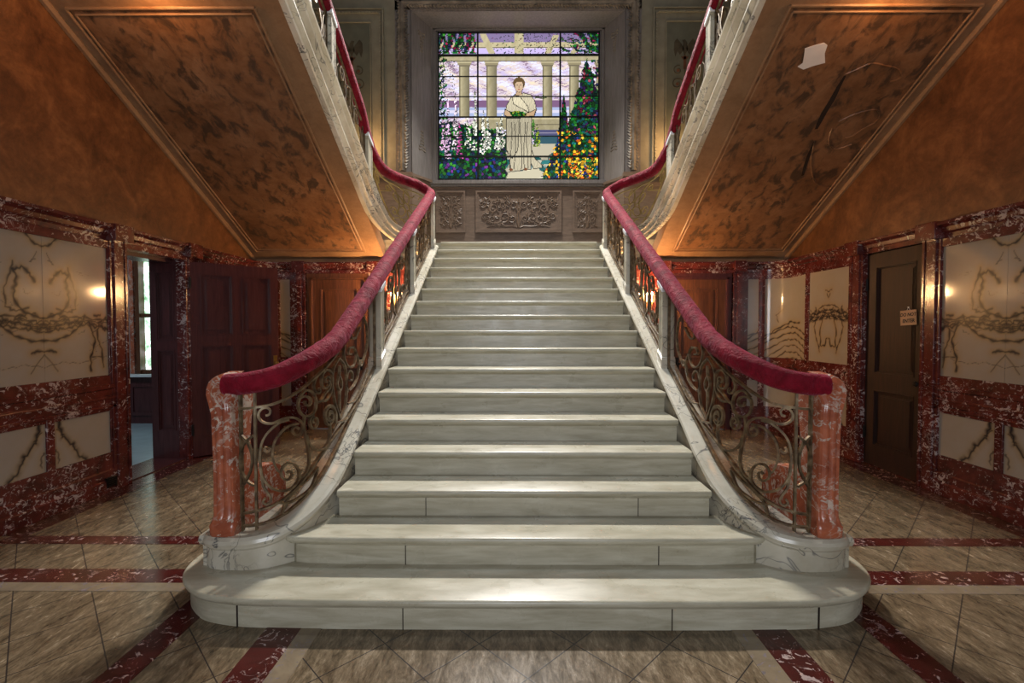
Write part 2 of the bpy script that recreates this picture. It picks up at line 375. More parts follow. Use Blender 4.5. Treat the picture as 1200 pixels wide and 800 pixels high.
def panel_mesh(u0, u1, z0, z1, sx, seed, belt=1.52, seam=None, kind=0, w=None, flip=False, d=.006, step=.0065):
    """one marble slab as a fine grid; the stone's own veins are its vertex colours"""
    nu = max(8, int((u1-u0)/step)); nz = max(8, int((z1-z0)/step))
    U, Z = np.meshgrid(np.linspace(u0, u1, nu), np.linspace(z0, z1, nz))
    seam = u1 if seam is None else seam
    A = np.abs(U-seam)
    col = np.zeros(U.shape+(3,)); rs = np.random.RandomState(seed)
    fld = sum(np.sin(A*rs.uniform(2,14)+Z*rs.uniform(2,12)+rs.uniform(0,6)) for _ in range(7))/7
    base = np.array([.35,.325,.285]); col[:] = base*(1+.07*fld[...,None])
    dk = np.zeros(U.shape); gd = np.zeros(U.shape)
    for P, wd in veins(seed, w or (u1-u0), z1-z0, belt, kind=kind):
        dm = np.full(U.shape, 9.)
        for (a, b) in zip(P[:-1], P[1:]):
            ax, az = a; bx, bz = b[0]-a[0], b[1]-a[1]; q = bx*bx+bz*bz+1e-9
            t = np.clip(((A-ax)*bx+(Z-az)*bz)/q, 0, 1)
            dm = np.minimum(dm, np.hypot(A-ax-t*bx, Z-az-t*bz))
        ww = .0085*wd*(1+.5*np.sin(A*60+Z*45+seed))
        dk = np.maximum(dk, np.exp(-(dm/ww)**2)*min(1, .6+.35*wd)); gd = np.maximum(gd, np.exp(-dm/.028)*min(1, wd))
    col = col*(1-.72*gd[...,None])+np.array([.33,.205,.045])*(.72*gd[...,None])
    col = col*(1-dk[...,None])+np.array([.018,.018,.024])*dk[...,None]
    m = MB(); k = -sx
    pos = []
    for i in range(nz):
        for j in range(nu):
            p = wp(U[i,j], d); pos.append((p[0]*k, p[1], Z[i,j]))
    m.v = pos
    n0 = len(pos)
    fl = [(i*nu+j, i*nu+j+1, (i+1)*nu+j+1, (i+1)*nu+j) for i in range(nz-1) for j in range(nu-1)]
    if sx > 0: fl = [f[::-1] for f in fl]
    # slab thickness: rim running back to the wall
    ring = [j for j in range(nu)]+[i*nu+nu-1 for i in range(1,nz)]+[(nz-1)*nu+j for j in range(nu-2,-1,-1)]+[i*nu for i in range(nz-2,0,-1)]
    bk = []
    for q in ring:
        i, j = divmod(q, nu); p = wp(U[i,j], d-.02); bk.append((p[0]*k, p[1], Z[i,j]))
    m.v += bk; R = len(ring)
    for a in range(R):
        f = (ring[a], n0+a, n0+(a+1) % R, ring[(a+1) % R]); fl.append(f if sx < 0 else f[::-1])
    m.f = [f[::-1] for f in fl] if False else fl; m.m = [0]*len(fl)
    c4 = np.concatenate([col.reshape(-1,3), np.repeat([[.3,.27,.22]], R, 0)]); m.col = np.concatenate([c4, np.ones((len(c4),1))], 1)
    return m

CORN = [(0,CZ-.14),(.012,CZ-.14),(.016,CZ-.10),(.035,CZ-.085),(.045,CZ-.05),(.07,CZ-.03),(.085,CZ-.03),(.085,CZ),(-.06,CZ),(-.06,CZ-.14)]
RAIL = [(.001,.965),(.022,.965),(.034,.95),(.034,.925),(.024,.915),(.024,.86),(.034,.85),(.034,.83),(.001,.83)]
BASE = [(0,.20),(.015,.20),(.028,.185),(.03,.12),(.045,.105),(.048,0),(0,0)]
wroots = {}
for s, side in ((-1, 'left'), (1, 'right')):
    w = MB()
    o0, o1, oz = (4.52, 5.33, 2.21) if s < 0 else (4.48, 5.245, 2.25)
    d2a, d2b, d2z = 7.46, 8.36, 2.235                      # back door opening, in u
    for a, b, z0, z1 in ((-2.5,o0,0,CZ),(o0,o1,oz,CZ),(o1,d2a,0,CZ),(d2a,d2b,d2z,CZ),(d2b,9.35,0,CZ)):
        wbox(w, a, b, z0, z1, -.08, 0, s)
    # proud frame around the slabs: rails and stiles
    for a, b in ((-2.5,o0-.075),(o1+.075,7.30)):
        wbox(w, a, b, 2.175, CZ-.14, 0, .022, s); wbox(w, a, b, .72, 1.045, 0, .018, s); wbox(w, a, b, .19, .345, 0, .018, s)
        wprof(w, a, b, RAIL, s); wprof(w, a, b, BASE, s)
        wprof(w, a, b, [(.012,.745),(.03,.75),(.03,.775),(.012,.785)], s)
    wprof(w, -2.5, 9.3, CORN, s)
    def stile(a, b, z0, z1, d=.02): wbox(w, a, b, z0, z1, 0, d, s)
    # door pilasters (moulded, with a raised bead)
    for a, b in ((o0-.19,o0),(o1,o1+.19),(d2a-.16,d2a),(d2b,d2b+.16)):
        wbox(w, a, b, 0, CZ-.135, 0, .03, s); wbox(w, a+.035, b-.06, 0, CZ-.135, 0, .045, s); wbox(w, b-.03, b, 0, CZ-.135, 0, .038, s)
        wbox(w, a-.01, b+.01, CZ-.14, CZ+.012, 0, .10, s)
    wbox(w, o0, o1, oz, oz+.05, 0, .03, s); wbox(w, d2a, d2b, d2z, d2z+.05, 0, .03, s)
    pans = []                                             # (u0,u1,z0,z1,seam,kind,seed)
    base0 = 3.73
    for c0, (q0, q1) in zip((base0, base0-1.36, base0-2.72), ((3.14,4.318),(1.78,2.96),(.42,1.6))):
        pans += [(q0,c0-.0015,1.045,2.178,c0,0,3),(c0+.0015,q1,1.045,2.178,c0,0,3)]
        pans += [(q0,c0-.012,.345,.722,c0-.012,1,5),(c0+.055,q1+.02,.345,.722,c0+.055,1,5)]
        for a, b in ((q1,q1+.05),(q0-.18,q0)): stile(a, b, .19, 2.18)
        stile(c0-.010, c0+.053, .2, .75)
    if s > 0:
        pans += [(5.475,6.21,1.045,2.16,5.84,3,11),(6.29,7.0,1.045,2.15,6.29,2,12),(7.085,7.24,1.045,2.15,6.29,2,12)]
        pans += [(5.475,6.21,.345,.722,5.84,1,13),(6.29,7.0,.345,.722,6.29,1,14),(7.085,7.24,.345,.722,6.29,1,14)]
    else:
        pans += [(5.56,6.21,1.045,2.16,5.86,3,11),(6.29,7.02,1.045,2.15,6.29,2,12),(7.075,7.22,.22,2.15,6.29,2,12)]
    for a, b in ((5.44,5.475 if s > 0 else 5.56),(6.21,6.29),(7.0,7.085),(7.24,7.30)): stile(a, b, .19, 2.18)
    wall = struct('wall_'+side, w, M['red'], bevel=0.003)
    wroots[s] = wall
    for (a, b, z0, z1, sm, kd, sd) in pans:
        nw = max(abs(a-sm), abs(b-sm))
        obj('marble_panel', panel_mesh(a, b, z0, z1, s, sd, belt=1.52 if kd != 3 else 1.62, seam=sm, kind=kd, w=nw), M['panel'], wall)
    # plaster above the dado
    p = MB(); p.box(min(s*3.80,s*4.0), max(s*3.80,s*4.0), -2.5, 6.95, CZ-.02, 6.0)
    struct('wall_%s_upper' % side, p, M['wall'], smooth=False)
    # upper hall side wall, and back wall strip under the landing
    p = MB(); p.box(min(s*3.85,s*4.0), max(s*3.85,s*4.0), 6.95, 9.4, 2.3, 8.2); struct('wall_%s_landing' % side, p, M['cream'], smooth=False)
p = MB(); p.box(-1.50, -1.32, 6.90, 7.0, 0, 2.43); p.box(1.32, 1.50, 6.90, 7.0, 0, 2.43); p.box(-1.32,1.32,6.92,7.0,0,2.3); p.box(-3.79,-1.32,6.905,7.0,CZ-.01,2.46); p.box(1.32,3.79,6.905,7.0,CZ-.01,2.46); struct('wall_back_lower', p, M['soffitp'], smooth=False)

# crack / nail marks left out; floor grate in the left skirting
g = MB(); wbox(g, 4.22, 4.33, .045, .13, .03, .052, -1)
for k in range(4): wbox(g, 4.23, 4.32, .055+.018*k, .062+.018*k, .052, .058, -1)
gr = obj('floor_vent', g, M['black']); grp(gr, 'small black vent set in the red marble skirting beside the open doorway', 'vent')

# ------------------------------------------------------------------ doors
def door_leaf(root, w, h, cells, mat, th=.066, name='leaf', both=True):
    """local: x 0..w, z 0..h, y 0..th ; cells = list of (x0,x1,z0,z1)"""
    m = MB(); xs = sorted({0, w} | {c for q in cells for c in q[:2]}); zs = sorted({0, h} | {c for q in cells for c in q[2:]})
    for i in range(len(xs)-1):
        for j in range(len(zs)-1):
            cx = (xs[i]+xs[i+1])/2; cz = (zs[j]+zs[j+1])/2
            if any(a < cx < b and c < cz < d for a, b, c, d in cells): continue
            m.box(xs[i], xs[i+1], 0, th, zs[j], zs[j+1])
    lf = obj(name, m, mat, root, local=True, smooth=False)
    for a, b, c, d in cells:
        q = MB(); q.box(a, b, .028, th-.028, c, d)
        for k0, k1, dep in ((0,.008,-.006),(.008,.020,.010)):
            for yy in ((dep, .028), (th-.028, th-dep)):
                q.box(a+k0, a+k1, yy[0], yy[1], c+k0, d-k0); q.box(b-k1, b-k0, yy[0], yy[1], c+k0, d-k0)
                q.box(a+k1, b-k1, yy[0], yy[1], c+k0, c+k1); q.box(a+k1, b-k1, yy[0], yy[1], d-k1, d-k0)
        q.box(a+.050, b-.050, .022, th-.022, c+.050, d-.050); q.box(a+.062, b-.062, .015, th-.015, c+.062, d-.062)
        obj('panel', q, mat, lf, local=True, smooth=False)
    return lf
def hinge(root, x, z, y=-.004):
    m = MB(); m.box(x-.012, x+.012, y-.006, y+.01, z, z+.11); m.tube([(x,y-.008,z-.01),(x,y-.008,z+.12)], .008, 8)
    return obj('hinge', m, M['black'], root, local=True)
def knob(root, x, z, y=0, m_='brass'):
    m = MB(); m.box(x-.022, x+.022, y-.006, y, z-.09, z+.09)
    R = [(.009,0),(.009,.03),(.022,.036),(.028,.05),(.022,.064),(.0,.068)]
    m.rings([[(x+r*math.cos(2*PI*j/14), y-q, z+r*math.sin(2*PI*j/14)) for j in range(14)] for r, q in R])
    return obj('handle', m, M[m_], root, local=True)
# door_1: open left leaf
d = structroot('door_1', (-3.672, 5.37, .012)); d.rotation_euler = (0,0,math.atan2(.63,.67))
door_leaf(d, .92, 2.19, [(.10,.42,1.37,2.06),(.52,.84,1.37,2.06),(.10,.42,.20,1.25),(.52,.84,.20,1.25)], M['door'])
for z in (.25, 1.9): hinge(d, .0, z)
knob(d, .88, 1.02)
# reveal of the thick wall behind it, panelled
d = structroot('trim_%d' % (trim_i[0]+1), (-4.10, 5.335, 0)); trim_i[0] += 1
door_leaf(d, .36, 2.21, [(.07,.27,1.33,2.08),(.07,.27,.32,1.22)], M['door'], name='reveal')
rv = MB(); rv.box(-4.10,-3.801,4.44,4.52,0,2.21); rv.box(-4.10,-3.801,4.44,5.38,2.21,2.30); rv.box(-4.10,-3.72,4.52,5.33,-.01,.012)
rv.box(-4.10,-4.01,2.8,4.44,0,3.4); rv.box(-4.10,-4.01,5.38,7.5,0,3.4); rv.box(-4.01,-3.801,5.38,5.45,0,2.3)
for k in range(4): rv.box(-4.2+.10*k,-4.14+.10*k,4.53,5.33,2.195-.006*k,2.212)
struct('trim_%d' % (trim_i[0]+1), rv, M['door'], smooth=False); trim_i[0] += 1
# fretwork bracket
b = MB()
def ang(c, r, a0, a1, n=10): return [(c[0]+r*math.cos(a0+(a1-a0)*k/n), c[1], c[2]+r*math.sin(a0+(a1-a0)*k/n)) for k in range(n+1)]
Y0 = 4.62
for (cx, cz, r) in ((-4.18,2.10,.06),(-4.18,1.99,.045),(-4.31,2.11,.055),(-4.29,2.02,.04),(-4.40,2.13,.04)): b.tube(ang((cx,Y0+.28,cz), r, 0, 5.2), .011, 6)
b.tube([(-4.12,Y0+.28,1.84),(-4.18,Y0+.28,1.92),(-4.26,Y0+.28,1.97),(-4.38,Y0+.28,2.04),(-4.48,Y0+.28,2.16)], .012, 6)
b.box(-4.13,-4.10,Y0+.26,Y0+.30,1.84,2.21); b.box(-4.50,-4.10,Y0+.26,Y0+.30,2.17,2.21)
fb = obj('fretwork_bracket', b, M['black']); grp(fb, 'black fretwork bracket at the head of the open doorway', 'bracket')
# room beyond: wall, window, wainscot
r_ = MB(); WY = 7.35
r_.box(-9.5,-5.83,WY,WY+.15,0,3.4); r_.box(-5.05,-4.2,WY,WY+.15,0,3.4); r_.box(-5.83,-5.05,WY,WY+.15,0,.72); r_.box(-5.83,-5.05,WY,WY+.15,3.1,3.4); r_.box(-9.6,-9.5,2.8,WY+.15,0,3.4)
struct('wall_back_side_room', r_, M['creamd'], smooth=False)
r_ = MB(); r_.box(-9.5,-4.05,2.8,7.5,3.4,3.5); struct('ceiling', r_, M['creamd'], smooth=False)
r_ = MB(); r_.box(-9.4,-4.12,WY-.03,WY,0,.70)
for k in range(9): x = -9.3+.56*k; r_.box(x,x+.06,WY-.045,WY-.03,.12,.62); r_.box(x+.06,x+.56,WY-.045,WY-.03,.12,.18); r_.box(x+.06,x+.56,WY-.045,WY-.03,.56,.62)
r_.box(-9.4,-4.12,WY-.06,WY,.70,.76)
struct('baseboard_side_room', r_, M['door'], smooth=False)
w1 = structroot('window_1', (-5.68, WY, .72))
f = MB(); f.box(-5.83,-5.77,WY-.03,WY+.08,.76,3.1); f.box(-5.11,-5.05,WY-.03,WY+.08,.76,3.1); f.box(-5.77,-5.11,WY+.0,WY+.06,1.62,1.68); f.box(-5.77,-5.11,WY+.0,WY+.06,.76,.82)
obj('window_frame', f, M['door_l'], w1, smooth=False)
f = MB(); f.box(-5.77,-5.11,WY+.08,WY+.09,.76,3.1); obj('window_pane', f, M['outdoor'], w1, smooth=False)
f = MB()
for k in range(3): f.box(-6.06+.075*k,-6.00+.075*k,WY-.06+.01*k,WY,.74,3.2)
obj('window_casing', f, M['newel'], w1, smooth=False)
f = MB()
for k in range(2): f.box(-6.00+.075*k,-5.985+.075*k,WY-.08+.01*k,WY,.74,3.2)
f.box(-6.08,-5.0,WY-.12,WY,.72,.76); obj('window_sill', f, M['whitecap'], w1, smooth=False)
sl = light('side_room_daylight', 'AREA', (-5.6, 5.0, 3.3), 45, (.75,.88,1.), 1.4); aim(sl, (-6.0,5.4,0))

# door_2: closed, on the right wall, with the note
d = structroot('door_2', (3.742, 5.243, .012)); d.rotation_euler = (0,0,-PI/2)
door_leaf(d, .765, 2.235, [(.13,.64,.98,2.09),(.13,.64,.22,.80)], M['door_d'])
for z in (.28, 1.86): hinge(d, .01, z)
knob(d, .715, .93, 0, 'black')
# sill and jambs
j = MB(); j.box(3.72,3.86,4.48,5.245,-.01,.014); struct('trim_%d' % (trim_i[0]+1), j, M['strip'], smooth=False); trim_i[0] += 1
# back doors
for s, nm in ((-1,'door_3'),(1,'door_4')):
    a = wp(7.46)[0]; b = wp(8.36)[0]
    x0, x1 = min(a*-s, b*-s), max(a*-s, b*-s)
    d = structroot(nm, (x0, 6.93, 0))
    f = MB(); f.box(0,.075,-.03,.04,0,2.235); f.box(.825,.90,-.03,.04,0,2.235); f.box(.075,.825,-.03,.04,2.15,2.235); f.box(.05,.075,-.045,-.03,0,2.18); f.box(.825,.85,-.045,-.03,0,2.18); f.box(.05,.85,-.045,-.03,2.15,2.18)
    obj('door_frame', f, M['door_l' if s<0 else 'door'], d, local=True, smooth=False)
    lf = door_leaf(d, .75, 2.14, [(.11,.64,1.02,2.02),(.11,.64,.24,.88)], M['door_l'])
    for q in (lf,): q.location = (.075, 0, .01)
    kb = knob(d, .14 if s>0 else .76, .95, 0, 'black')

# the note
nt = thing('paper_note', 'small tan cardboard note lettered DO NOT ENTER on the dark right door', 'note', (3.735, 4.675, 1.565), -PI/2)
m = MB(); m.box(-.095,.095,-.006,-.002,-.072,.072); ca = obj('card', m, M['card'], nt, local=True, smooth=False)
ca.rotation_euler = (0, math.radians(-3), 0)
m = MB(); m.tube([(-.02,-.004,.07),(0,-.006,.098),(.02,-.004,.07)], .0016, 5); m.tube([(0,0,.10),(0,-.012,.10)], .005, 8)
obj('hanging_string', m, M['whitecap'], nt, local=True)
def text_obj(s, size, loc, mat, parent, sh=0.0, name='lettering'):
    cu = bpy.data.curves.new('lettering', 'FONT'); cu.body = s; cu.size = size; cu.align_x = 'CENTER'; cu.align_y = 'CENTER'; cu.extrude = .0006; cu.shear = sh; cu.offset = .0012; cu.resolution_u = 3
    t = bpy.data.objects.new('t', cu); C.objects.link(t); bpy.context.view_layer.update()
    me = bpy.data.meshes.new_from_object(t.evaluated_get(bpy.context.evaluated_depsgraph_get())); bpy.data.objects.remove(t)
    me.materials.clear(); me.materials.append(mat)
    me.transform(Matrix.Rotation(PI/2, 4, 'X'))
    o = bpy.data.objects.new(name, me); C.objects.link(o); o.parent = parent; o.location = loc; return o
text_obj('DO NOT', .046, (0,-.0075,.028), M['ink'], ca, .15); text_obj('ENTER', .048, (.004,-.0075,-.032), M['ink'], ca, .1)

# ------------------------------------------------------------------ main staircase
D0, GO, RI = 2.3, .30, .16
st = thing('grand_staircase', 'broad central flight of pale marble steps with veined marble side curbs', 'staircase', (0, 2.3, 0))
def stacked(mb, outline, levels):
    """outline: open half list mirrored to a closed plan polygon; levels: (inset, z)"""
    P = [np.array(p) for p in outline]
    full = [(-x, y) for x, y in outline[::-1]]+[tuple(p) for p in outline[1:]]
    n = len(full); F = np.array(full)
    nr = []
    for i in range(n):
        a = F[i-1]; b = F[(i+1) % n]; t = b-a; t = t/(np.linalg.norm(t)+1e-9); nr.append((-t[1], t[0]))
    nr = np.array(nr)
    R = [[(F[i][0]+nr[i][0]*ins, F[i][1]+nr[i][1]*ins, z) for i in range(n)] for ins, z in levels]
    mb.rings(R)
def halfstep(pts, back):          # pts from the centre outwards (x>=0)
    c = catmull(pts, 6); return [tuple(p) for p in c]+back
o1 = halfstep([(0,2.276),(.8,2.278),(1.30,2.287),(1.47,2.303),(1.63,2.348),(1.75,2.435),(1.835,2.54),(1.875,2.67),(1.88,2.82)], [(1.88,3.1),(1.86,3.22),(1.78,3.30),(1.4,3.32)])
# orient: mirrored polygon runs left -> right along the front, then the back: normals (-ty, tx) point inwards (+y)
def tread_levels(zt): return [(.014,zt),(.006,zt-.002),(.001,zt-.009),(0,zt-.017),(.001,zt-.026),(.007,zt-.034),(.016,zt-.037),(.018,zt-.044),(.026,zt-.050)]
def closedtread(o, zt, name='step_tread'):
    m = MB(); stacked(m, o, tread_levels(zt)[::-1]); return obj(name, m, M['step'], st, angle=50)
closedtread(o1, .16)
m = MB(); stacked(m, o1, [(.034,0),(.034,.114)]); ri1 = obj('step_riser', m, M['step'], st, angle=50)
o2 = halfstep([(0,2.602),(.8,2.604),(1.15,2.612),(1.31,2.63),(1.345,2.66)], [(1.33,2.74),(1.22,2.95)])
closedtread(o2, .32)
m = MB(); stacked(m, [(x*(.982 if x > 1.2 else 1),y) for x,y in o2], [(.034,.158),(.034,.274)]); ri2 = obj('step_riser', m, M['step'], st, angle=50)
# thin open joints in the risers
for x, y, z0, z1 in ((-1.42,2.325,.0,.115),(-.60,2.3105,0,.115),(.71,2.3105,0,.115),(1.43,2.325,0,.115),(-.66,2.6365,.16,.274),(.74,2.6365,.16,.274)):
    m = MB(); m.box(x-.002,x+.002,y-.004,y+.01,z0,z1); obj('riser_joint', m, M['tear'], ri1 if z0 < .1 else ri2, smooth=False)
HW = 1.137
for n in range(3, 18):
    y = D0+(n-1)*GO; zt = n*RI; yb = y+GO+.05 if n < 17 else y+.35
    prof = [(y+.012,zt),(y+.003,zt-.004),(y,zt-.012),(y,zt-.022),(y+.004,zt-.032),(y+.012,zt-.036),(y+.016,zt-.044),(y+.026,zt-.05),(yb,zt-.05),(yb,zt)]
    m = MB(); m.extr(prof, -HW, HW); obj('step_tread', m, M['step'], st, angle=50)
    m = MB(); m.box(-HW+.004, HW-.004, y+.028, y+.08, zt-RI, zt-.046); rr = obj('step_riser', m, M['step'], st, smooth=False)
    if n == 3:
        for x in (-.60,.70):
            m = MB(); m.box(x-.0018,x+.0018,y+.024,y+.04,zt-RI,zt-.05); obj('riser_joint', m, M['tear'], rr, smooth=False)
# the body under the steps
m = MB(); m.extr([(3.0,0),(3.0,.16),(6.88,2.25),(6.88,0)], -1.12, 1.12); obj('stair_body', m, M['step'], st, smooth=False)

# path of curb and rail (left side, x negative): x, y, curb top z, rail centre z
LOW = catmull([(-1.60,2.65,.34,1.160),(-1.50,2.65,.345,1.172),(-1.40,2.69,.365,1.198),(-1.31,2.78,.43,1.250),(-1.25,2.93,.53,1.312),(-1.225,3.12,.647,1.378),(-1.225,3.3,.743,1.458),(-1.225,6.84,2.631,3.346)], 12)
UPS = SL
def upc(y): return sof(y)+.40
def upr(y): return sof(y)+1.12
UPP = catmull([(-1.225,6.85,2.66,3.355),(-1.30,6.855,2.68,3.40),(-1.42,6.80,2.71,3.46),(-1.62,6.62,2.80,3.495),(-1.78,6.42,2.91,3.545),(-1.87,6.22,3.14,3.69),(-1.91,6.06,3.30,3.90),(-1.92,5.9,upc(5.9),upr(5.9)),(-1.92,5.6,upc(5.6),upr(5.6)),(-1.92,2.5,upc(2.5),upr(2.5))], 10)
class Path:
    def __init__(s, Q): s.Q = Q; s.S = np.concatenate([[0], np.cumsum(np.linalg.norm(np.diff(Q[:,:2],axis=0),axis=1))])
    def at(s, q): return [float(np.interp(q, s.S, s.Q[:,k])) for k in range(4)]
    def nrm(s, q):
        a = s.at(max(q-.012,0)); b = s.at(min(q+.012, s.S[-1])); t = Vector((b[0]-a[0], b[1]-a[1], 0)).normalized()
        return Vector((t.y, -t.x, 0))          # to the right of travel
    def y2s(s, y): return float(np.interp(y, s.Q[:,1], s.S)) if s.Q[-1,1] > s.Q[0,1] else float(np.interp(-y, -s.Q[:,1], s.S))
PL, PU = Path(LOW), Path(UPP)
def P3(path, q, h, off=0):
    x, y, zc, zr = path.at(q); n = path.nrm(q); return (x+n.x*off, y+n.y*off, zc+h)
# the curb: swept, ends in a round drum
def curb(sx):
    m = MB(); R = []
    n0 = PL.nrm(0); t0 = Vector((-n0.y, n0.x, 0)); x0, y0, z0, _ = PL.at(0)
    def sect(cx, cy, n, w, z, zb):
        return [(cx+n.x*a, cy+n.y*a, zz) for a, zz in ((-w,zb),(-w,z-.075),(-w-.008,z-.062),(-w-.008,z-.055),(-w-.026,z-.050),(-w-.032,z-.032),(-w-.026,z-.014),(-w-.012,z-.004),(-w-.008,z),(w+.008,z),(w+.012,z-.004),(w+.026,z-.014),(w+.032,z-.032),(w+.026,z-.050),(w+.008,z-.055),(w+.008,z-.062),(w,z-.075),(w,zb))]
    for k in range(9):
        e = .165*math.cos(PI/2*k/9); w = max(.084*math.sin(PI/2*(k+.35)/9), .004)
        R.append(sect(x0-t0.x*e, y0-t0.y*e, n0, w, z0, .0))
    qs = list(PL.S[PL.S < 2])+list(np.arange(2.0, PL.S[-1], .25))+[PL.S[-1]]
    for q in qs:
        x, y, zc, _ = PL.at(q); w = float(np.interp(q, [0, .45, 1.0], [.084, .078, .062]))
        R.append(sect(x, y, PL.nrm(q), w, zc, max(0.0, 0)))
    m.rings(R)
    c = obj('side_curb', m, M['curb'], st, sx=sx, angle=22)
    # plinth under the newel foot and the dark joint in the drum
    m = MB(); pr = [(-1.775,2.62),(-1.60,2.60),(-1.52,2.75),(-1.55,3.12),(-1.62,3.20),(-1.70,3.20),(-1.765,3.12),(-1.785,2.85)]
    def off(k): 
        c0 = (-1.65,2.9); return [(c0[0]+(a-c0[0])*k, c0[1]+(b-c0[1])*k) for a, b in pr]
    m.rings([[(a,b,z) for a,b in off(k)] for k, z in ((1,.0),(1,.275),(1.06,.285),(1.09,.31),(1.06,.333),(1.0,.336))])
    obj('newel_plinth', m, M['curb'], st, sx=sx, angle=40)
curb(1); curb(-1)

# ------------------------------------------------------------------ scrollwork (u along the path, h above the curb)
SCR = [[(0.002,0.543),(0.046,0.495),(0.069,0.423),(0.062,0.339),(0.017,0.255)],[(0.077,0.53),(0.033,0.495),(0.007,0.435),(0.006,0.352),(0.03,0.291),(0.078,0.249)],[(0.141,0.629),(0.158,0.631),(0.163,0.654),(0.141,0.674),(0.114,0.663),(0.106,0.628),(0.129,0.595),(0.168,0.577),(0.216,0.574),(0.26,0.561),(0.309,0.519),(0.342,0.46),(0.336,0.42),(0.314,0.419),(0.285,0.452),(0.281,0.48),(0.302,0.477),(0.319,0.45)],[(0.26,0.549),(0.205,0.562),(0.15,0.531),(0.119,0.477),(0.109,0.383),(0.119,0.297),(0.152,0.23),(0.2,0.183),(0.255,0.149),(0.303,0.154),(0.314,0.201),(0.292,0.262),(0.251,0.304),(0.222,0.299),(0.214,0.26),(0.234,0.224),(0.261,0.209),(0.273,0.227),(0.257,0.255),(0.245,0.25)],[(0.315,0.486),(0.248,0.514),(0.193,0.483),(0.173,0.429),(0.175,0.369),(0.196,0.3),(0.217,0.271)],[(0.139,0.456),(0.132,0.439),(0.149,0.424),(0.162,0.439)],[(0.109,0.383),(0.115,0.322),(0.125,0.236),(0.151,0.182),(0.161,0.144),(0.139,0.131),(0.121,0.153),(0.134,0.168)],[(0.323,0.635),(0.366,0.642),(0.421,0.588),(0.45,0.515),(0.437,0.467),(0.386,0.476),(0.335,0.527),(0.316,0.584),(0.323,0.623),(0.351,0.618),(0.396,0.576),(0.403,0.538),(0.371,0.55),(0.357,0.586)],[(0.356,0.499),(0.351,0.44),(0.368,0.338),(0.386,0.235),(0.374,0.169),(0.337,0.157),(0.317,0.18),(0.317,0.205),(0.333,0.198)],[(0.43,0.399),(0.413,0.426),(0.427,0.433),(0.455,0.401),(0.456,0.367),(0.425,0.37),(0.397,0.416),(0.399,0.45),(0.427,0.448)],[(0.369,0.375),(0.391,0.3),(0.46,0.209),(0.543,0.155),(0.59,0.176),(0.597,0.237),(0.568,0.329)],[(0.593,0.316),(0.573,0.345),(0.6,0.337),(0.633,0.291),(0.621,0.266),(0.572,0.296),(0.542,0.35),(0.556,0.379),(0.614,0.353),(0.672,0.281),(0.686,0.208),(0.639,0.189)],[(0.449,0.657),(0.43,0.62),(0.456,0.561),(0.485,0.546),(0.479,0.576)],[(0.45,0.502),(0.495,0.486),(0.539,0.492),(0.603,0.491),(0.578,0.55)],[(0.219,0.038),(0.231,0.085),(0.267,0.109),(0.316,0.118),(0.388,0.106),(0.457,0.107)],[(0.188,0.122),(0.255,0.075),(0.328,0.051),(0.395,0.036),(0.429,0.055),(0.457,0.094)],[(0.564,0.545),(0.543,0.578),(0.576,0.572),(0.6,0.531),(0.575,0.512),(0.531,0.533),(0.503,0.59),(0.524,0.634),(0.589,0.605),(0.638,0.528),(0.623,0.453),(0.562,0.438),(0.492,0.481)],[(0.594,0.292),(0.571,0.329),(0.607,0.318),(0.646,0.262),(0.618,0.247),(0.57,0.275),(0.538,0.337),(0.55,0.387),(0.621,0.356),(0.673,0.278),(0.671,0.205)],[(0.744,0.583),(0.653,0.567),(0.637,0.479),(0.675,0.328),(0.75,0.171)],[(0.75,0.171),(0.865,0.194),(0.888,0.338),(0.854,0.465),(0.744,0.583)],[(0.753,0.527),(0.752,0.477),(0.724,0.456),(0.71,0.434),(0.729,0.39),(0.755,0.36),(0.785,0.359),(0.794,0.386),(0.772,0.428),(0.751,0.458)],[(0.748,0.364),(0.744,0.227)],[(0.992,0.463),(0.933,0.505),(0.953,0.526),(1.054,0.468),(1.095,0.388),(1.03,0.357),(0.91,0.431),(0.838,0.554),(0.859,0.607)],[(0.947,0.307),(1.006,0.275),(1.007,0.316),(0.929,0.379),(0.888,0.338),(0.905,0.247)],[(1.034,0.493),(1.157,0.307),(1.133,0.222),(1.046,0.208),(0.925,0.247)],[(1.102,0.665),(1.017,0.626),(0.995,0.584),(1.077,0.531),(1.129,0.538),(1.187,0.549)],[(1.259,0.613),(1.36,0.456),(1.356,0.308),(1.248,0.252),(1.201,0.251),(1.179,0.287),(1.226,0.28)],[(0.903,0.168),(1.064,0.084),(1.242,0.079),(1.38,0.111)],[(0.686,0.194),(0.862,0.09),(1.063,0.057)]]
TOPB = [(.0,.684),(.13,.684),(.285,.675),(.42,.665),(.59,.645),(.70,.637),(.995,.64),(1.2,.645),(1.56,.65)]
MIDB = [(0.02,.099),(.1,.108),(.177,.114),(.255,.118),(.33,.132),(.406,.148),(.52,.15),(.7,.12),(.9,.075),(1.1,.05)]
def smooth2(P, n=5):
    return [tuple(p) for p in catmull(P, n)]
def spiral(cx, cz, r, turns, a0, d=1, n=22, r1=.18):
    return [(cx+r*(1-(1-r1)*k/n)*math.cos(a0+d*2*PI*turns*k/n), cz+r*(1-(1-r1)*k/n)*math.sin(a0+d*2*PI*turns*k/n)) for k in range(n+1)]
SEC = [(-.009,-.0058),(.009,-.0058),(.009,.0058),(-.009,.0058)]
SECB = [(-.011,-.006),(.011,-.006),(.011,.006),(-.011,.006)]
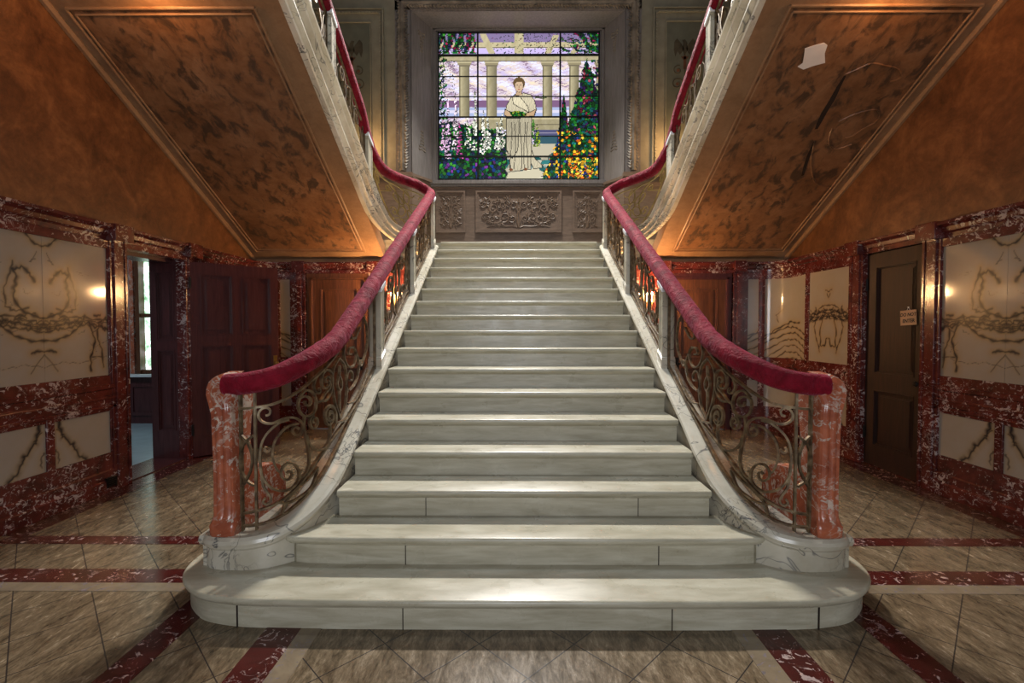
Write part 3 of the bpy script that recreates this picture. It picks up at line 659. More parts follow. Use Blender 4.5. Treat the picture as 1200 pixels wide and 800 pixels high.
def stroke(mb, path, s0, P, sec=SEC, sub=4, off=0.0):
    P = smooth2(P, sub) if sub else P
    if len(P) > 3:                                        # thin out very short steps
        Q = [P[0]]
        for p in P[1:-1]:
            if math.hypot(p[0]-Q[-1][0], p[1]-Q[-1][1]) > .006: Q.append(p)
        P = Q+[P[-1]]
    pts = []; nr = []
    for u, h in P:
        q = min(max(s0+u, 0), path.S[-1]); pts.append(P3(path, q, h, off)); nr.append(path.nrm(q))
    mb.sweep(pts, nr, sec)
def panel_strokes(L, H=.64, v=0):
    """one straight bay: mirrored scrolls around a lens with a rosette"""
    c = L/2; S_ = []; half = []
    half.append([(c,.06),(c+.10,.18),(c+.125,.33),(c+.09,.50),(c,H-.02)])
    a = spiral(c+.235,.47,.085,1.35,PI*1.05,-1)
    half.append([(c+.11,.16),(c+.14,.30)]+a)
    b = spiral(c+.27,.20,.085,1.35,PI*.9,1)
    half.append([(c+.14,.44),(c+.15,.33)]+b)
    half.append([(c+.35,.47)]+[(c+.40,.38),(c+.38,.27)]+spiral(c+.45,.19,.065,1.2,PI*.95,1,18))
    half.append([(c+.36,.20),(c+.43,.30),(c+.43,.42)]+spiral(c+.50,.49,.06,1.2,PI,-1,18))
    half.append([(c+.02,H-.04),(c+.12,H-.10),(c+.20,H-.03)]); half.append([(c+.02,.08),(c+.14,.07),(c+.26,.075),(c+.40,.09),(c+.54,.06)])
    half.append([(c+.56,.10),(c+.50,.33),(c+.56,.58)])
    for h in half:
        h = [(min(u, L-.06), max(.05, min(H, z))) for u, z in h]
        S_.append(h); S_.append([(2*c-u, z) for u, z in h])
    S_.append(spiral(c,.32,.035,1.0,0,1,12,1.0)); S_.append([(c,.36),(c,.55)]); S_.append([(c,.28),(c,.10)])
    return S_
def iron_panel(root, path, s0, s1, sx, strokes, top, bars=(), low=.028, mid=None, mt='iron'):
    m = MB(); L = s1-s0; n = max(4, int(L/.06))
    stroke(m, path, s0, [(L*k/n, low) for k in range(n+1)], SECB, 0)
    if top is None: top = [(0,.655),(L,.655)]
    tp = smooth2(top, 6) if len(top) > 2 else [(L*k/n, .655) for k in range(n+1)]
    stroke(m, path, s0, tp, SECB, 0)
    for u in (.010, L-.010)+tuple(bars):
        x = u; hh = float(np.interp(u, [t[0] for t in tp], [t[1] for t in tp]))
        stroke(m, path, s0, [(x,.0),(x,.2),(x,.4),(x, hh+.10)], SECB, 0)
    if mid: stroke(m, path, s0, mid, SECB, 4)
    p = obj('iron_panel', m, M[mt], root, sx=sx, smooth=False)
    for P in strokes:
        q = MB(); stroke(q, path, s0, P); obj('scroll', q, M[mt], p, sx=sx, smooth=True, angle=50)
    return p
def marble_post(root, path, q, sx, h=.735, w=.052, d=.060):
    x, y, zc, zr = path.at(q); n = path.nrm(q); t = Vector((-n.y, n.x, 0)); a = path.at(min(q+.03,path.S[-1])); b_ = path.at(max(q-.03,0))
    sl = (a[2]-b_[2])/max(math.hypot(a[0]-b_[0],a[1]-b_[1]),1e-6)
    m = MB()
    def blk(w_, d_, h0, h1, slope0=sl, slope1=sl):
        V = []
        for hh, s_ in ((h0,slope0),(h1,slope1)):
            for e, g in ((-w_,-d_),(w_,-d_),(w_,d_),(-w_,d_)):
                V.append((x+n.x*e+t.x*g, y+n.y*e+t.y*g, zc+hh+s_*g))
        m.add(V, [(0,3,2,1),(4,5,6,7),(0,1,5,4),(1,2,6,5),(2,3,7,6),(3,0,4,7)])
    hz = zr-zc-.045
    blk(w*1.12, d*1.12, -.02, .075); blk(w*1.05, d*1.05, .075, .09); blk(w*.86, d*.86, .09, hz-.05)
    for e in (-1, 1):            # framed faces
        for g0, g1 in ((-d*.94,-d*.62),(d*.62,d*.94)):
            V = []
            for hh in (.09, hz-.05):
                for ee, g in ((w*.86*e,g0),(w*.94*e,g0),(w*.94*e,g1),(w*.86*e,g1)): V.append((x+n.x*ee+t.x*g, y+n.y*ee+t.y*g, zc+hh+sl*g))
            m.add(V, [(0,3,2,1),(4,5,6,7),(0,1,5,4),(1,2,6,5),(2,3,7,6),(3,0,4,7)])
    blk(w*1.0, d*1.0, hz-.05, hz-.03); 
    p = obj('marble_post', m, M['curb'], root, sx=sx, smooth=False, bevel=.002)
    m2 = m; m = MB()
    def blk2():
        V = []
        for hh in (hz-.03, hz+.004):
            for e, g in ((-w*1.2,-d*1.15),(w*1.2,-d*1.15),(w*1.2,d*1.15),(-w*1.2,d*1.15)): V.append((x+n.x*e+t.x*g, y+n.y*e+t.y*g, zc+hh+sl*g))
        m.add(V, [(0,3,2,1),(4,5,6,7),(0,1,5,4),(1,2,6,5),(2,3,7,6),(3,0,4,7)])
    blk2(); obj('post_cap', m, M['whitecap'], p, sx=sx, smooth=False)
    return p
def newel(root, sx):
    prof = [(2.572,.336),(2.562,.35),(2.562,.40),(2.574,.415),(2.580,.45),(2.582,.60),(2.580,.80),(2.578,1.0),(2.570,1.07),(2.560,1.12),(2.560,1.165),(2.575,1.20),(2.605,1.222),(2.65,1.228),(2.70,1.222),(2.76,1.20),(2.80,1.16),(2.82,1.10),(2.815,1.03),(2.79,.95),(2.775,.85),(2.785,.76),(2.82,.68),(2.88,.635),(2.96,.625),(3.05,.612),(3.13,.575),(3.18,.51),(3.19,.45),(3.17,.395),(3.13,.375),(3.15,.36),(3.155,.345),(3.15,.336)]
    m = MB(); R = []
    N = 22; w = .058
    for k in range(N+1):
        t = -1+2*k/N; e = (1-abs(t)**6)
        groove = .010*(abs(math.sin(t*PI*1.5))) if abs(t) < .98 else 0
        row = []
        for y, z in prof:
            cy = 2.8; edge = .012*(1-max(0,e))
            yy = y
            if y < 2.60 and .42 < z < 1.2: yy = y+.012-groove
            zz = z
            if yy < 2.66 and z > 1.08 and t > -.25: yy = yy+.05*min(1,(t+.25)/.2)*min(1,(z-1.08)/.03)
            if z > 1.05: zz = z-(.030*max(0,-t-.1)**1.0)*(1 if t < 0 else 0)*((z-1.05)/.17)
            yy = yy+(edge if yy < 2.7 else -edge)
            bump = .020*math.exp(-((z-1.12)/.10)**2) if t < 0 else .0
            sh = .014*math.exp(-((z-.38)/.045)**2)
            row.append((-1.640+t*(w+sh+(bump if t < 0 else 0)), yy, zz))
        R.append(row)
    m.rings(R)
    return obj('newel_post', m, M['newel'], root, sx=sx, angle=45)
def rail_sections(pts, rw=.056, seed=0):
    """velvet handrail along (x,y,z) points, with the slack of cloth"""
    P = [Vector(p) for p in pts]; R = []; r = random.Random(seed)
    ph = [r.uniform(0,6) for _ in range(8)]; L = 0
    for i, p in enumerate(P):
        if i: L += (P[i]-P[i-1]).length
        t = (P[min(i+1,len(P)-1)]-P[max(i-1,0)]).normalized(); n = Vector((t.y,-t.x,0))
        n = n.normalized(); up = n.cross(t).normalized(); ring = []
        if up.z < 0: up = -up
        for j in range(20):
            a = 2*PI*j/20; ca, sa = math.cos(a), math.sin(a)
            rr = rw*(abs(ca)**2.6+abs(sa)**2.6)**(-1/2.6)
            wr = 1+.030*math.sin(L*41+ph[0]+2.2*math.sin(a+ph[1]))*max(0,math.sin(L*7+ph[2]))+.020*math.sin(L*83+3*a+ph[3])*max(0,math.sin(L*5+ph[4]))
            k = 1.0
            if i == 0: k = .86
            ring.append(p+n*(ca*rr*wr*k)+up*(sa*rr*wr*1.0*k*(1.04 if sa < 0 else .98)))
        R.append(ring)
    return R
POSTS_L = [4.09, 5.43, 6.77]; POSTS_U = [6.09, 4.92, 3.72]
for sx, side in ((1,'left'),(-1,'right')):
    bal = thing('stair_balustrade', 'iron scroll balustrade with crimson velvet handrail, on the %s-hand side of the staircase' % side, 'balustrade', (-1.6*sx, 2.66, .336))
    # handrail
    pts = []
    for q in np.arange(-.0, PL.S[-1]-.06, .018):
        x, y, zc, zr = PL.at(q); pts.append((x,y,zr))
    x, y, zc, zr = PL.at(0); pts = [(x-.068,y+.004,zr-.006),(x-.06,y+.004,zr-.003),(x-.03,y+.003,zr-.002)]+pts
    a = Vector(pts[-1]); c = Vector((-1.235,6.87,3.37)); q1 = .075; x, y, _, zr = PU.at(q1); b = Vector((x,y,zr))
    for k in range(1,8):
        t = k/8; pts.append(tuple(a*(1-t)**2+c*2*t*(1-t)+b*t*t))
    for q in np.arange(q1, PU.S[-1], .02):
        x, y, zc, zr = PU.at(q); pts.append((x,y,zr))
    m = MB(); m.rings(rail_sections(pts, .060, 3)); obj('velvet_handrail', m, M['velvet'], bal, sx=sx, angle=80)
    newel(bal, sx)
    # posts and bays
    sL = [PL.y2s(y) for y in POSTS_L]; sU = [PU.y2s(y) for y in POSTS_U]
    for q in sL: marble_post(bal, PL, q, sx)
    for q in sU: marble_post(bal, PU, q, sx)
    hw = .062
    iron_panel(bal, PL, .02, sL[0]-hw, sx, [P for P in SCR], TOPB, (.088,), mid=MIDB)
    iron_panel(bal, PL, sL[0]+hw, sL[1]-hw, sx, panel_strokes(sL[1]-sL[0]-2*hw), None)
    iron_panel(bal, PL, sL[1]+hw, sL[2]-hw, sx, panel_strokes(sL[2]-sL[1]-2*hw), None)
    # the turn at the landing: rosette design, the sweep between the flights
    Lc = sU[0]-hw-.05
    def hx(u): 
        z = PU.at(.05+u); return z[3]-z[2]-.12
    n = 14; top = [(Lc*k/n, hx(Lc*k/n)) for k in range(n+1)]
    ss = []
    for cu, ch, r in ((.33,.36,.045),):
        ss += [spiral(cu,ch,r,1,0,1,14,1.0)]
        for k in range(5):
            a0 = PI/2+2*PI*k/5; cx, cz = cu+.13*math.cos(a0), ch+.13*math.sin(a0)
            ss.append([(cx+.085*math.cos(b)*math.cos(a0)-.045*math.sin(b)*math.sin(a0), cz+.085*math.cos(b)*math.sin(a0)+.045*math.sin(b)*math.cos(a0)) for b in [2*PI*j/16 for j in range(17)]])
    ss += [spiral(Lc-.16,.36,.07,1.4,-PI*.5,1), [(Lc-.16,.29),(Lc-.30,.20),(Lc-.42,.10),(Lc-.5,.05)], spiral(Lc-.16,.14,.06,1.4,PI*.5,-1), [(Lc-.16,.20),(Lc-.27,.34),(Lc-.40,.44)],
           [(.04,.06),(.16,.12),(.28,.10),(.42,.16),(.55,.10),(Lc-.03,.10)], [(.03,.50),(.12,.42),(.15,.30),(.10,.15),(.03,.08)], spiral(.09,.55,.05,1.2,0,1), [(Lc-.05,.10),(Lc-.09,.25),(Lc-.04,.42)]]
    ss += [spiral(.52,.20,.06,1.3,0,1), [(.46,.22),(.44,.36),(.50,.48),(.60,.52)], spiral(.62,.44,.05,1.2,PI,-1), [(.20,.10),(.24,.22),(.33,.20),(.44,.12)], [(.20,.58),(.26,.52),(.38,.56),(.48,.60)]]
    ss = [[(min(max(u,.02),Lc-.02), min(max(h,.03), hx(min(max(u,0),Lc)))) for u,h in P] for P in ss]
    iron_panel(bal, PU, .05, .05+Lc, sx, ss, top, mt='giltiron')
    for k in range(2): iron_panel(bal, PU, sU[k]+hw, sU[k+1]-hw, sx, panel_strokes(sU[k+1]-sU[k]-2*hw, .60), [(0,.62),(.3,.62),(.7,.62),(sU[k+1]-sU[k]-2*hw,.62)])
    L3 = PU.S[-1]-.02-sU[2]-hw
    iron_panel(bal, PU, sU[2]+hw, PU.S[-1]-.02, sx, panel_strokes(L3, .60), [(0,.62),(.3,.62),(.7,.62),(L3,.62)])

# ------------------------------------------------------------------ upper flights with their moulded strings and plaster soffits
def rnd(a): return a
for sx, side in ((1,'left'),(-1,'right')):
    fl = thing('upper_flight', 'underside of the %s-hand upper flight, brown plaster soffit with a marble string' % side, 'staircase', (-2.9*sx, 6.9, 2.44))
    # soffit slab + steps above
    m = MB(); y0, y1 = 2.4, 6.9
    prof = [(y1,sof(y1)),(y0,sof(y0)),(y0,sof(y0)+.2)]
    prof += [(6.93,sof(6.93)+.2)]
    m.extr(prof, -3.798, -1.905); obj('soffit', m, M['soffitp'], fl, sx=sx, smooth=False)
    # sunk mottled field and its beads
    def sp(x, y, d=0): return (x, y-d*SL*.88, sof(y)-d*.88)
    m = MB(); X0, X1, Y0, Y1 = -3.655, -2.135, 3.93, 6.745
    R = []
    for x, y in ((X0,Y0),(X1,Y0),(X1,Y1),(X0,Y1)): R.append((x,y))
    m.add([sp(x,y,.003) for x,y in R]+[sp(x,y,-.01) for x,y in R], [(0,1,2,3),(7,6,5,4),(0,4,5,1),(1,5,6,2),(2,6,7,3),(3,7,4,0)])
    obj('soffit_field', m, M['soffit'], fl, sx=sx, smooth=False)
    for ins, r in ((0,.013),(.042,.009)):
        m = MB(); c = [(X0+ins,Y0+ins),(X1-ins,Y0+ins),(X1-ins,Y1-ins),(X0+ins,Y1-ins)]
        for k in range(4):
            a, b = c[k], c[(k+1)%4]; m.tube([sp(*a,.006), sp(*b,.006)], r, 8)
        obj('soffit_moulding', m, M['soffitp'], fl, sx=sx)
    # cove against the wall
    m = MB(); m.sweep([sp(-3.765,y0,.0), sp(-3.765,y1,.0)], Vector((1,0,0)), [(-.03,-.03),(.02,-.03),(.02,.01),(-.0,.03),(-.03,.03)]); obj('wall_bead', m, M['soffitp'], fl, sx=sx)
    # string
    m = MB(); R = []
    qs = list(PU.S[PU.S < 1.9])+list(np.arange(2.0, PU.S[-1], .3))+[PU.S[-1]]
    for q in qs:
        x, y, zc, zr = PU.at(q); n = PU.nrm(q)          # right of travel: for the flight going back to the viewer that is +x? checked below
        k = -1.0 if n.x < 0 else 1.0
        inn = n if q > .6 else n
        zb = min(sof(y) if y < 6.85 else 2.44, zc-.2); zb = max(zb, 2.44)
        zb = zb-.004; H = zc-zb
        # outward = towards the stairwell
        out = -n if (n.x < 0 and q > .8) else n
        out = PU_out = Vector((-n.x,-n.y,0))
        pf = [(-.0,-.01),(.050,-.01),(.056,.05),(.036,.075),(.030,.20),(.040,.24),(.072,.29),(.072,.33),(.045,.36),(.045,.50),(.060,.54),(.094,.60),(.100,.66),(.072,.69),(.066,.80),(.080,.84),(.108,.90),(.112,.96),(.098,1.0),(-.06,1.0),(-.06,.9),(0,.85)]
        R.append([(x+out.x*a, y+out.y*a, zb+H*t) for a, t in pf])
    m.rings(R); obj('marble_string', m, M['string'], fl, sx=sx, angle=30)
    # treads of the upper flight
    for k in range(8):
        yf = 6.7-.3*k; zt = 2.72+.16*(k+1)
        m = MB(); m.box(-3.79, -1.97, yf-.33, yf, zt-.04, zt); m.box(-3.79,-1.97, yf-.06, yf-.03, zt-.16, zt-.04); obj('step_tread', m, M['step'], fl, sx=sx, smooth=False)
    if sx < 0:
        U = lambda x, y, d=.004: sp(-x, y, d)          # x given on the right side
        V = lambda px: None
        # peeled patch (white), corners found on the sloping soffit
        pt = [(2.60,4.05),(2.73,4.02),(2.90,3.99),(2.93,4.03),(2.90,4.20),(2.86,4.30),(2.66,4.37),(2.60,4.40),(2.565,4.36),(2.61,4.30),(2.62,4.18)]
        pt = [(2.433, 4.234), (2.5, 4.21), (2.569, 4.191), (2.609, 4.21), (2.627, 4.272), (2.679, 4.348), (2.588, 4.374), (2.521, 4.403), (2.456, 4.379), (2.484, 4.35), (2.462, 4.296)]
        m = MB(); n = len(pt); m.add([U(a,b,.007) for a,b in pt]+[U(a,b,-.004) for a,b in pt], [tuple(range(n)), tuple(range(2*n-1,n-1,-1))]+[(i,(i+1)%n,n+(i+1)%n,n+i) for i in range(n)])
        obj('peeled_patch', m, M['peel'], fl, sx=sx, smooth=False, label='white bare patch where the brown plaster has peeled off')
        tp = [[(2.927, 4.455), (2.936, 4.552), (2.954, 4.669), (2.959, 4.793), (2.974, 4.89), (2.989, 4.963)], [(3.056, 5.097), (3.091, 5.245), (3.142, 5.402), (3.185, 5.514)]]
        m = MB()
        for pl in tp:
            nn = len(pl); hw = [.006+.020*math.sin(PI*(i+.3)/(nn))*(1 if pl is tp[0] else .6) for i in range(nn)]
            L_ = []; R_ = []
            for i,(a,b) in enumerate(pl):
                p0 = pl[max(i-1,0)]; p1 = pl[min(i+1,nn-1)]; tx, ty = p1[0]-p0[0], p1[1]-p0[1]; l = math.hypot(tx,ty) or 1
                L_.append(U(a-ty/l*hw[i], b+tx/l*hw[i], .0075)); R_.append(U(a+ty/l*hw[i], b-tx/l*hw[i], .0075))
            m.add(L_+R_, [(i,i+1,nn+i+1,nn+i) for i in range(nn-1)])
        obj('torn_slit', m, M['tear'], fl, sx=sx, smooth=False, label='long dark slit torn in the sagging plaster')
        m = MB()
        for pl in [[(2.922, 4.447), (3.004, 4.401), (3.085, 4.357), (3.24, 4.376), (3.36, 4.403), (3.443, 4.47), (3.375, 4.511)], [(3.164, 4.89), (3.246, 4.825), (3.367, 4.778), (3.476, 4.778), (3.539, 4.875), (3.468, 4.958), (3.4, 5.044), (3.346, 5.062)], [(3.056, 5.097), (3.163, 5.322), (3.308, 5.527), (3.431, 5.635), (3.617, 5.667), (3.698, 5.57), (3.678, 5.246)], [(3.145, 4.957), (3.205, 5.097), (3.333, 5.189), (3.463, 5.134)]]:
            Q = catmull([np.array(p) for p in pl], 5); m.tube([U(a,b,.003) for a,b in Q], .011, 6, scale=[.5+.5*abs(math.sin(i*.9)) for i in range(len(Q))])
        obj('blister_ridge', m, M['soffit'], fl, sx=sx, label='raised ridges around a sagging plaster blister')

# ------------------------------------------------------------------ landing and the window wall
LZ = 2.72
m = MB(); m.box(-1.16,1.16,7.15,9.3,2.44,LZ); m.box(-3.85,-1.25,6.93,9.3,2.46,LZ); m.box(1.25,3.85,6.93,9.3,2.46,LZ); m.box(-1.3,1.3,7.2,9.3,2.44,LZ)
struct('floor_landing', m, M['step'], smooth=False)
YW, YG = 8.8, 9.3              # wall face, window plane
gx0, gx1, gz0, gz1 = -1.515, 1.545, 4.27, 7.04
m = MB()
for s in (-1,1): m.box(min(s*2.0,s*3.9), max(s*2.0,s*3.9), YW, YW+.6, LZ, 8.2)
m.box(-2.0,2.0,YW,YW+.6,7.52,8.2)
struct('wall_back', m, M['cream'], smooth=False)
# moulded frames on the wall, with faded stencils
for s in (-1,1):
    pr = structroot('trim_%d' % (trim_i[0]+1), (s*3.0, YW, 4.3)); trim_i[0] += 1
    def fr(mb, x0, x1, z0, z1, w, d):
        mb.box(x0,x1,YW-d,YW,z1-w,z1); mb.box(x0,x1,YW-d,YW,z0,z0+w); mb.box(x0,x0+w,YW-d,YW,z0+w,z1-w); mb.box(x1-w,x1,YW-d,YW,z0+w,z1-w)
    f = MB(); fr(f, -3.75,-2.40,4.34,7.16,.025,.045); fr(f,-3.70,-2.45,4.40,7.10,.03,.03); fr(f,-3.63,-2.63,4.58,6.93,.02,.03)
    obj('panel_moulding', f, M['cream'], pr, sx=-s, smooth=False, bevel=.004)
    f = MB()
    for k in range(44): z = 4.45+.06*k; f.box(-2.48,-2.452,YW-.045,YW-.02,z,z+.032)
    for k in range(20): x = -3.68+.06*k; f.box(x,x+.032,YW-.045,YW-.02,7.075,7.10)
    obj('beading', f, M['cream'], pr, sx=-s, smooth=False)
    f = MB(); f.box(-3.61,-2.65,YW-.006,YW,4.60,6.91); obj('panel_field', f, M['creamd'], pr, sx=-s, smooth=False)
    f = MB(); ex, ez, yy = -2.98, 6.42, YW-.010          # bird and arabesque stencil
    def poly(pts, mi): 
        n = len(pts); f.add([(ex+a,yy,ez+b) for a,b in pts]+[(ex+a,yy+.003,ez+b) for a,b in pts], [tuple(range(n)), tuple(range(2*n-1,n-1,-1))]+[(i,(i+1)%n,n+(i+1)%n,n+i) for i in range(n)], mi)
    for q in (-1,1):
        poly([(q*.02,.02),(q*.06,.10),(q*.14,.20),(q*.19,.14),(q*.20,.0),(q*.17,-.12),(q*.13,-.02),(q*.09,-.09),(q*.05,-.04)], 0)
    poly([(-.05,.0),(-.04,.12),(.0,.18),(.05,.17),(.03,.12),(.05,.0),(.0,-.10)], 0)
    poly([(-.02,-.10),(.02,-.10),(.03,-.34),(-.03,-.34)], 1); poly([(-.07,-.12),(.07,-.12),(.03,-.17),(-.03,-.17)], 1)
    for q in (-1,1):
        for (cx,cz,r,a0,tn) in ((.12,-.36,.09,PI*.6,1.1),(.13,-.60,.11,PI*.9,1.2),(.10,-.84,.07,PI*.8,1.1)):
            sp_ = [(ex+q*(cx+r*(1-.75*k/18)*math.cos(a0-2*PI*tn*k/18)), yy, ez+cz+r*(1-.75*k/18)*math.sin(a0-2*PI*tn*k/18)) for k in range(19)]
            f.tube(sp_, .009, 4, mi=0)
            c = (q*cx, cz); poly([(c[0]+.03*math.cos(2*PI*j/8), c[1]+.03*math.sin(2*PI*j/8)) for j in range(8)], 1)
    f.tube([(ex,yy,ez-.3),(ex,yy,ez-1.05)], .008, 4, mi=0)
    obj('painted_stencil', f, [M['paint'], M['paintr']], pr, sx=-s, smooth=False, label='faded dark stencil of a spread-winged bird above scrolls')

# outer carved band of leaves round the opening, splayed panelled reveals
wr = structroot('window_2', (0, YG, 4.27))
def leafband(mb, pts, w=.11):
    """carved leaf roll along a line"""
    r = random.Random(4)
    for a, b in zip(pts[:-1], pts[1:]):
        a, b = Vector(a), Vector(b); L = (b-a).length; t = (b-a).normalized(); n = int(L/.05)
        s_ = Vector((0,1,0)).cross(t)
        for k in range(n):
            c = a+t*(L*(k+.5)/n)+Vector((0,-.02,0))
            for e in (-1,1):
                l = .12+r.uniform(-.02,.03); th = .012; d = (t*.6+s_*e*.8).normalized(); q = c+s_*e*w*.10
                p0 = q; p1 = q+d*l*.5+Vector((0,-.035,0)); p2 = q+d*l+Vector((0,.005,0)); wd = t.cross(Vector((0,1,0)))*0+d.cross(Vector((0,1,0)))*.022
                mb.add([p0-wd*.4, p0+wd*.4, p1+wd, p2, p1-wd, p1+Vector((0,.03,0)), p2+Vector((0,.02,0))], [(0,1,2,4),(4,2,3),(0,4,5),(1,5,2),(4,3,6,5),(2,5,6,3)])
        mb.tube([a, b], w*.55, 8)
f = MB(); leafband(f, [(-2.07,YW-.02,4.28),(-2.07,YW-.02,7.24)]); leafband(f, [(2.07,YW-.02,4.28),(2.07,YW-.02,7.24)]); leafband(f, [(-2.07,YW-.02,7.24),(2.07,YW-.02,7.24)])
obj('carved_leaf_border', f, M['silverleaf'], wr, smooth=True, angle=30)
f = MB()
for s in (-1,1):
    f.box(min(s*1.93,s*2.2), max(s*1.93,s*2.2), YW-.02, YW+.02, 4.24, 7.36)
f.box(-2.2,2.2,YW-.02,YW+.02,7.13,7.60)
obj('border_backing', f, M['wainv'], wr, smooth=False)
# splayed jambs and head
xo, xi, zt_o, zt_i = 1.93, 1.66, 7.14, 7.12
def quadprism(mb, P, th=.05):
    P = [Vector(p) for p in P]; nn = (P[1]-P[0]).cross(P[3]-P[0]).normalized()*th
    mb.add(P+[p+nn for p in P], [(0,1,2,3),(7,6,5,4),(0,4,5,1),(1,5,6,2),(2,6,7,3),(3,7,4,0)])
f = MB()
for s in (-1,1): quadprism(f, [(s*xo,YW,4.2),(s*xi,YG-.05,4.2),(s*xi,YG-.05,zt_i),(s*xo,YW,zt_o)], -.03*s)
quadprism(f, [(-xo,YW,zt_o),(-xi,YG-.05,zt_i),(xi,YG-.05,zt_i),(xo,YW,zt_o)], .03)
for s in (-1,1):
    for t0, t1 in ((.12,.17),(.20,.23),(.77,.80),(.83,.88)):
        a = lambda t, z, o=0: (s*(xo+(xi-xo)*t-.0-o), YW+(YG-.05-YW)*t-.0, z)
        quadprism(f, [a(t0,4.42),a(t1,4.42),a(t1,zt_i-.12),a(t0,zt_i-.10)], .018*s)
    for z0, z1 in ((4.40,4.44),(zt_i-.16,zt_i-.12)): quadprism(f, [a(.12,z0),a(.88,z0),a(.88,z1),a(.12,z1)], .018*s)
obj('splayed_reveal', f, M['wainv'], wr, smooth=False)
for s in (-1,1):                                   # carved drops on the reveals
    f = MB()
    def A(t, z, o=.0): return Vector((s*(xo+(xi-xo)*t-o*.85), YW+(YG-.05-YW)*t-o*.5, z))
    for zc, up in ((6.85,1),(4.75,-1)):
        for k in range(7):
            z = zc-up*.055*k; wd = (.16 if k < 2 else .09)*(1-.08*k)
            for e in (-1,1):
                f.tube([A(.5,z,.02),A(.5+e*wd*.9,z+up*.02,.03),A(.5+e*wd*1.3,z-up*.03,.015)], .014, 5, scale=[1,1.3,.4])
        f.tube([A(.5,zc+.03*up,.02),A(.5,zc-up*.42,.02)], .012, 6)
    obj('carved_drop', f, M['silverleaf'], wr)
# casing between reveal and glass
f = MB()
for k, (d0, d1, g0, g1) in enumerate(((YG-.06,YG+.05,.145,.09),(YG-.04,YG+.05,.09,.03),(YG-.02,YG+.05,.03,.0))):
    f.box(gx0-g0, gx0-g1, d0, d1, gz0-.03, gz1+g0*.8); f.box(gx1+g1, gx1+g0, d0, d1, gz0-.03, gz1+g0*.8); f.box(gx0-g0, gx1+g0, d0, d1, gz1+g1*.8, gz1+g0*.8)
f.box(gx0-.2,gx1+.2,YG-.10,YG+.05,gz0-.09,gz0-.02); f.box(gx0-.2,gx1+.2,YG-.07,YG+.05,gz0-.13,gz0-.09)
obj('window_frame', f, M['wainv'], wr, smooth=False, bevel=.006)

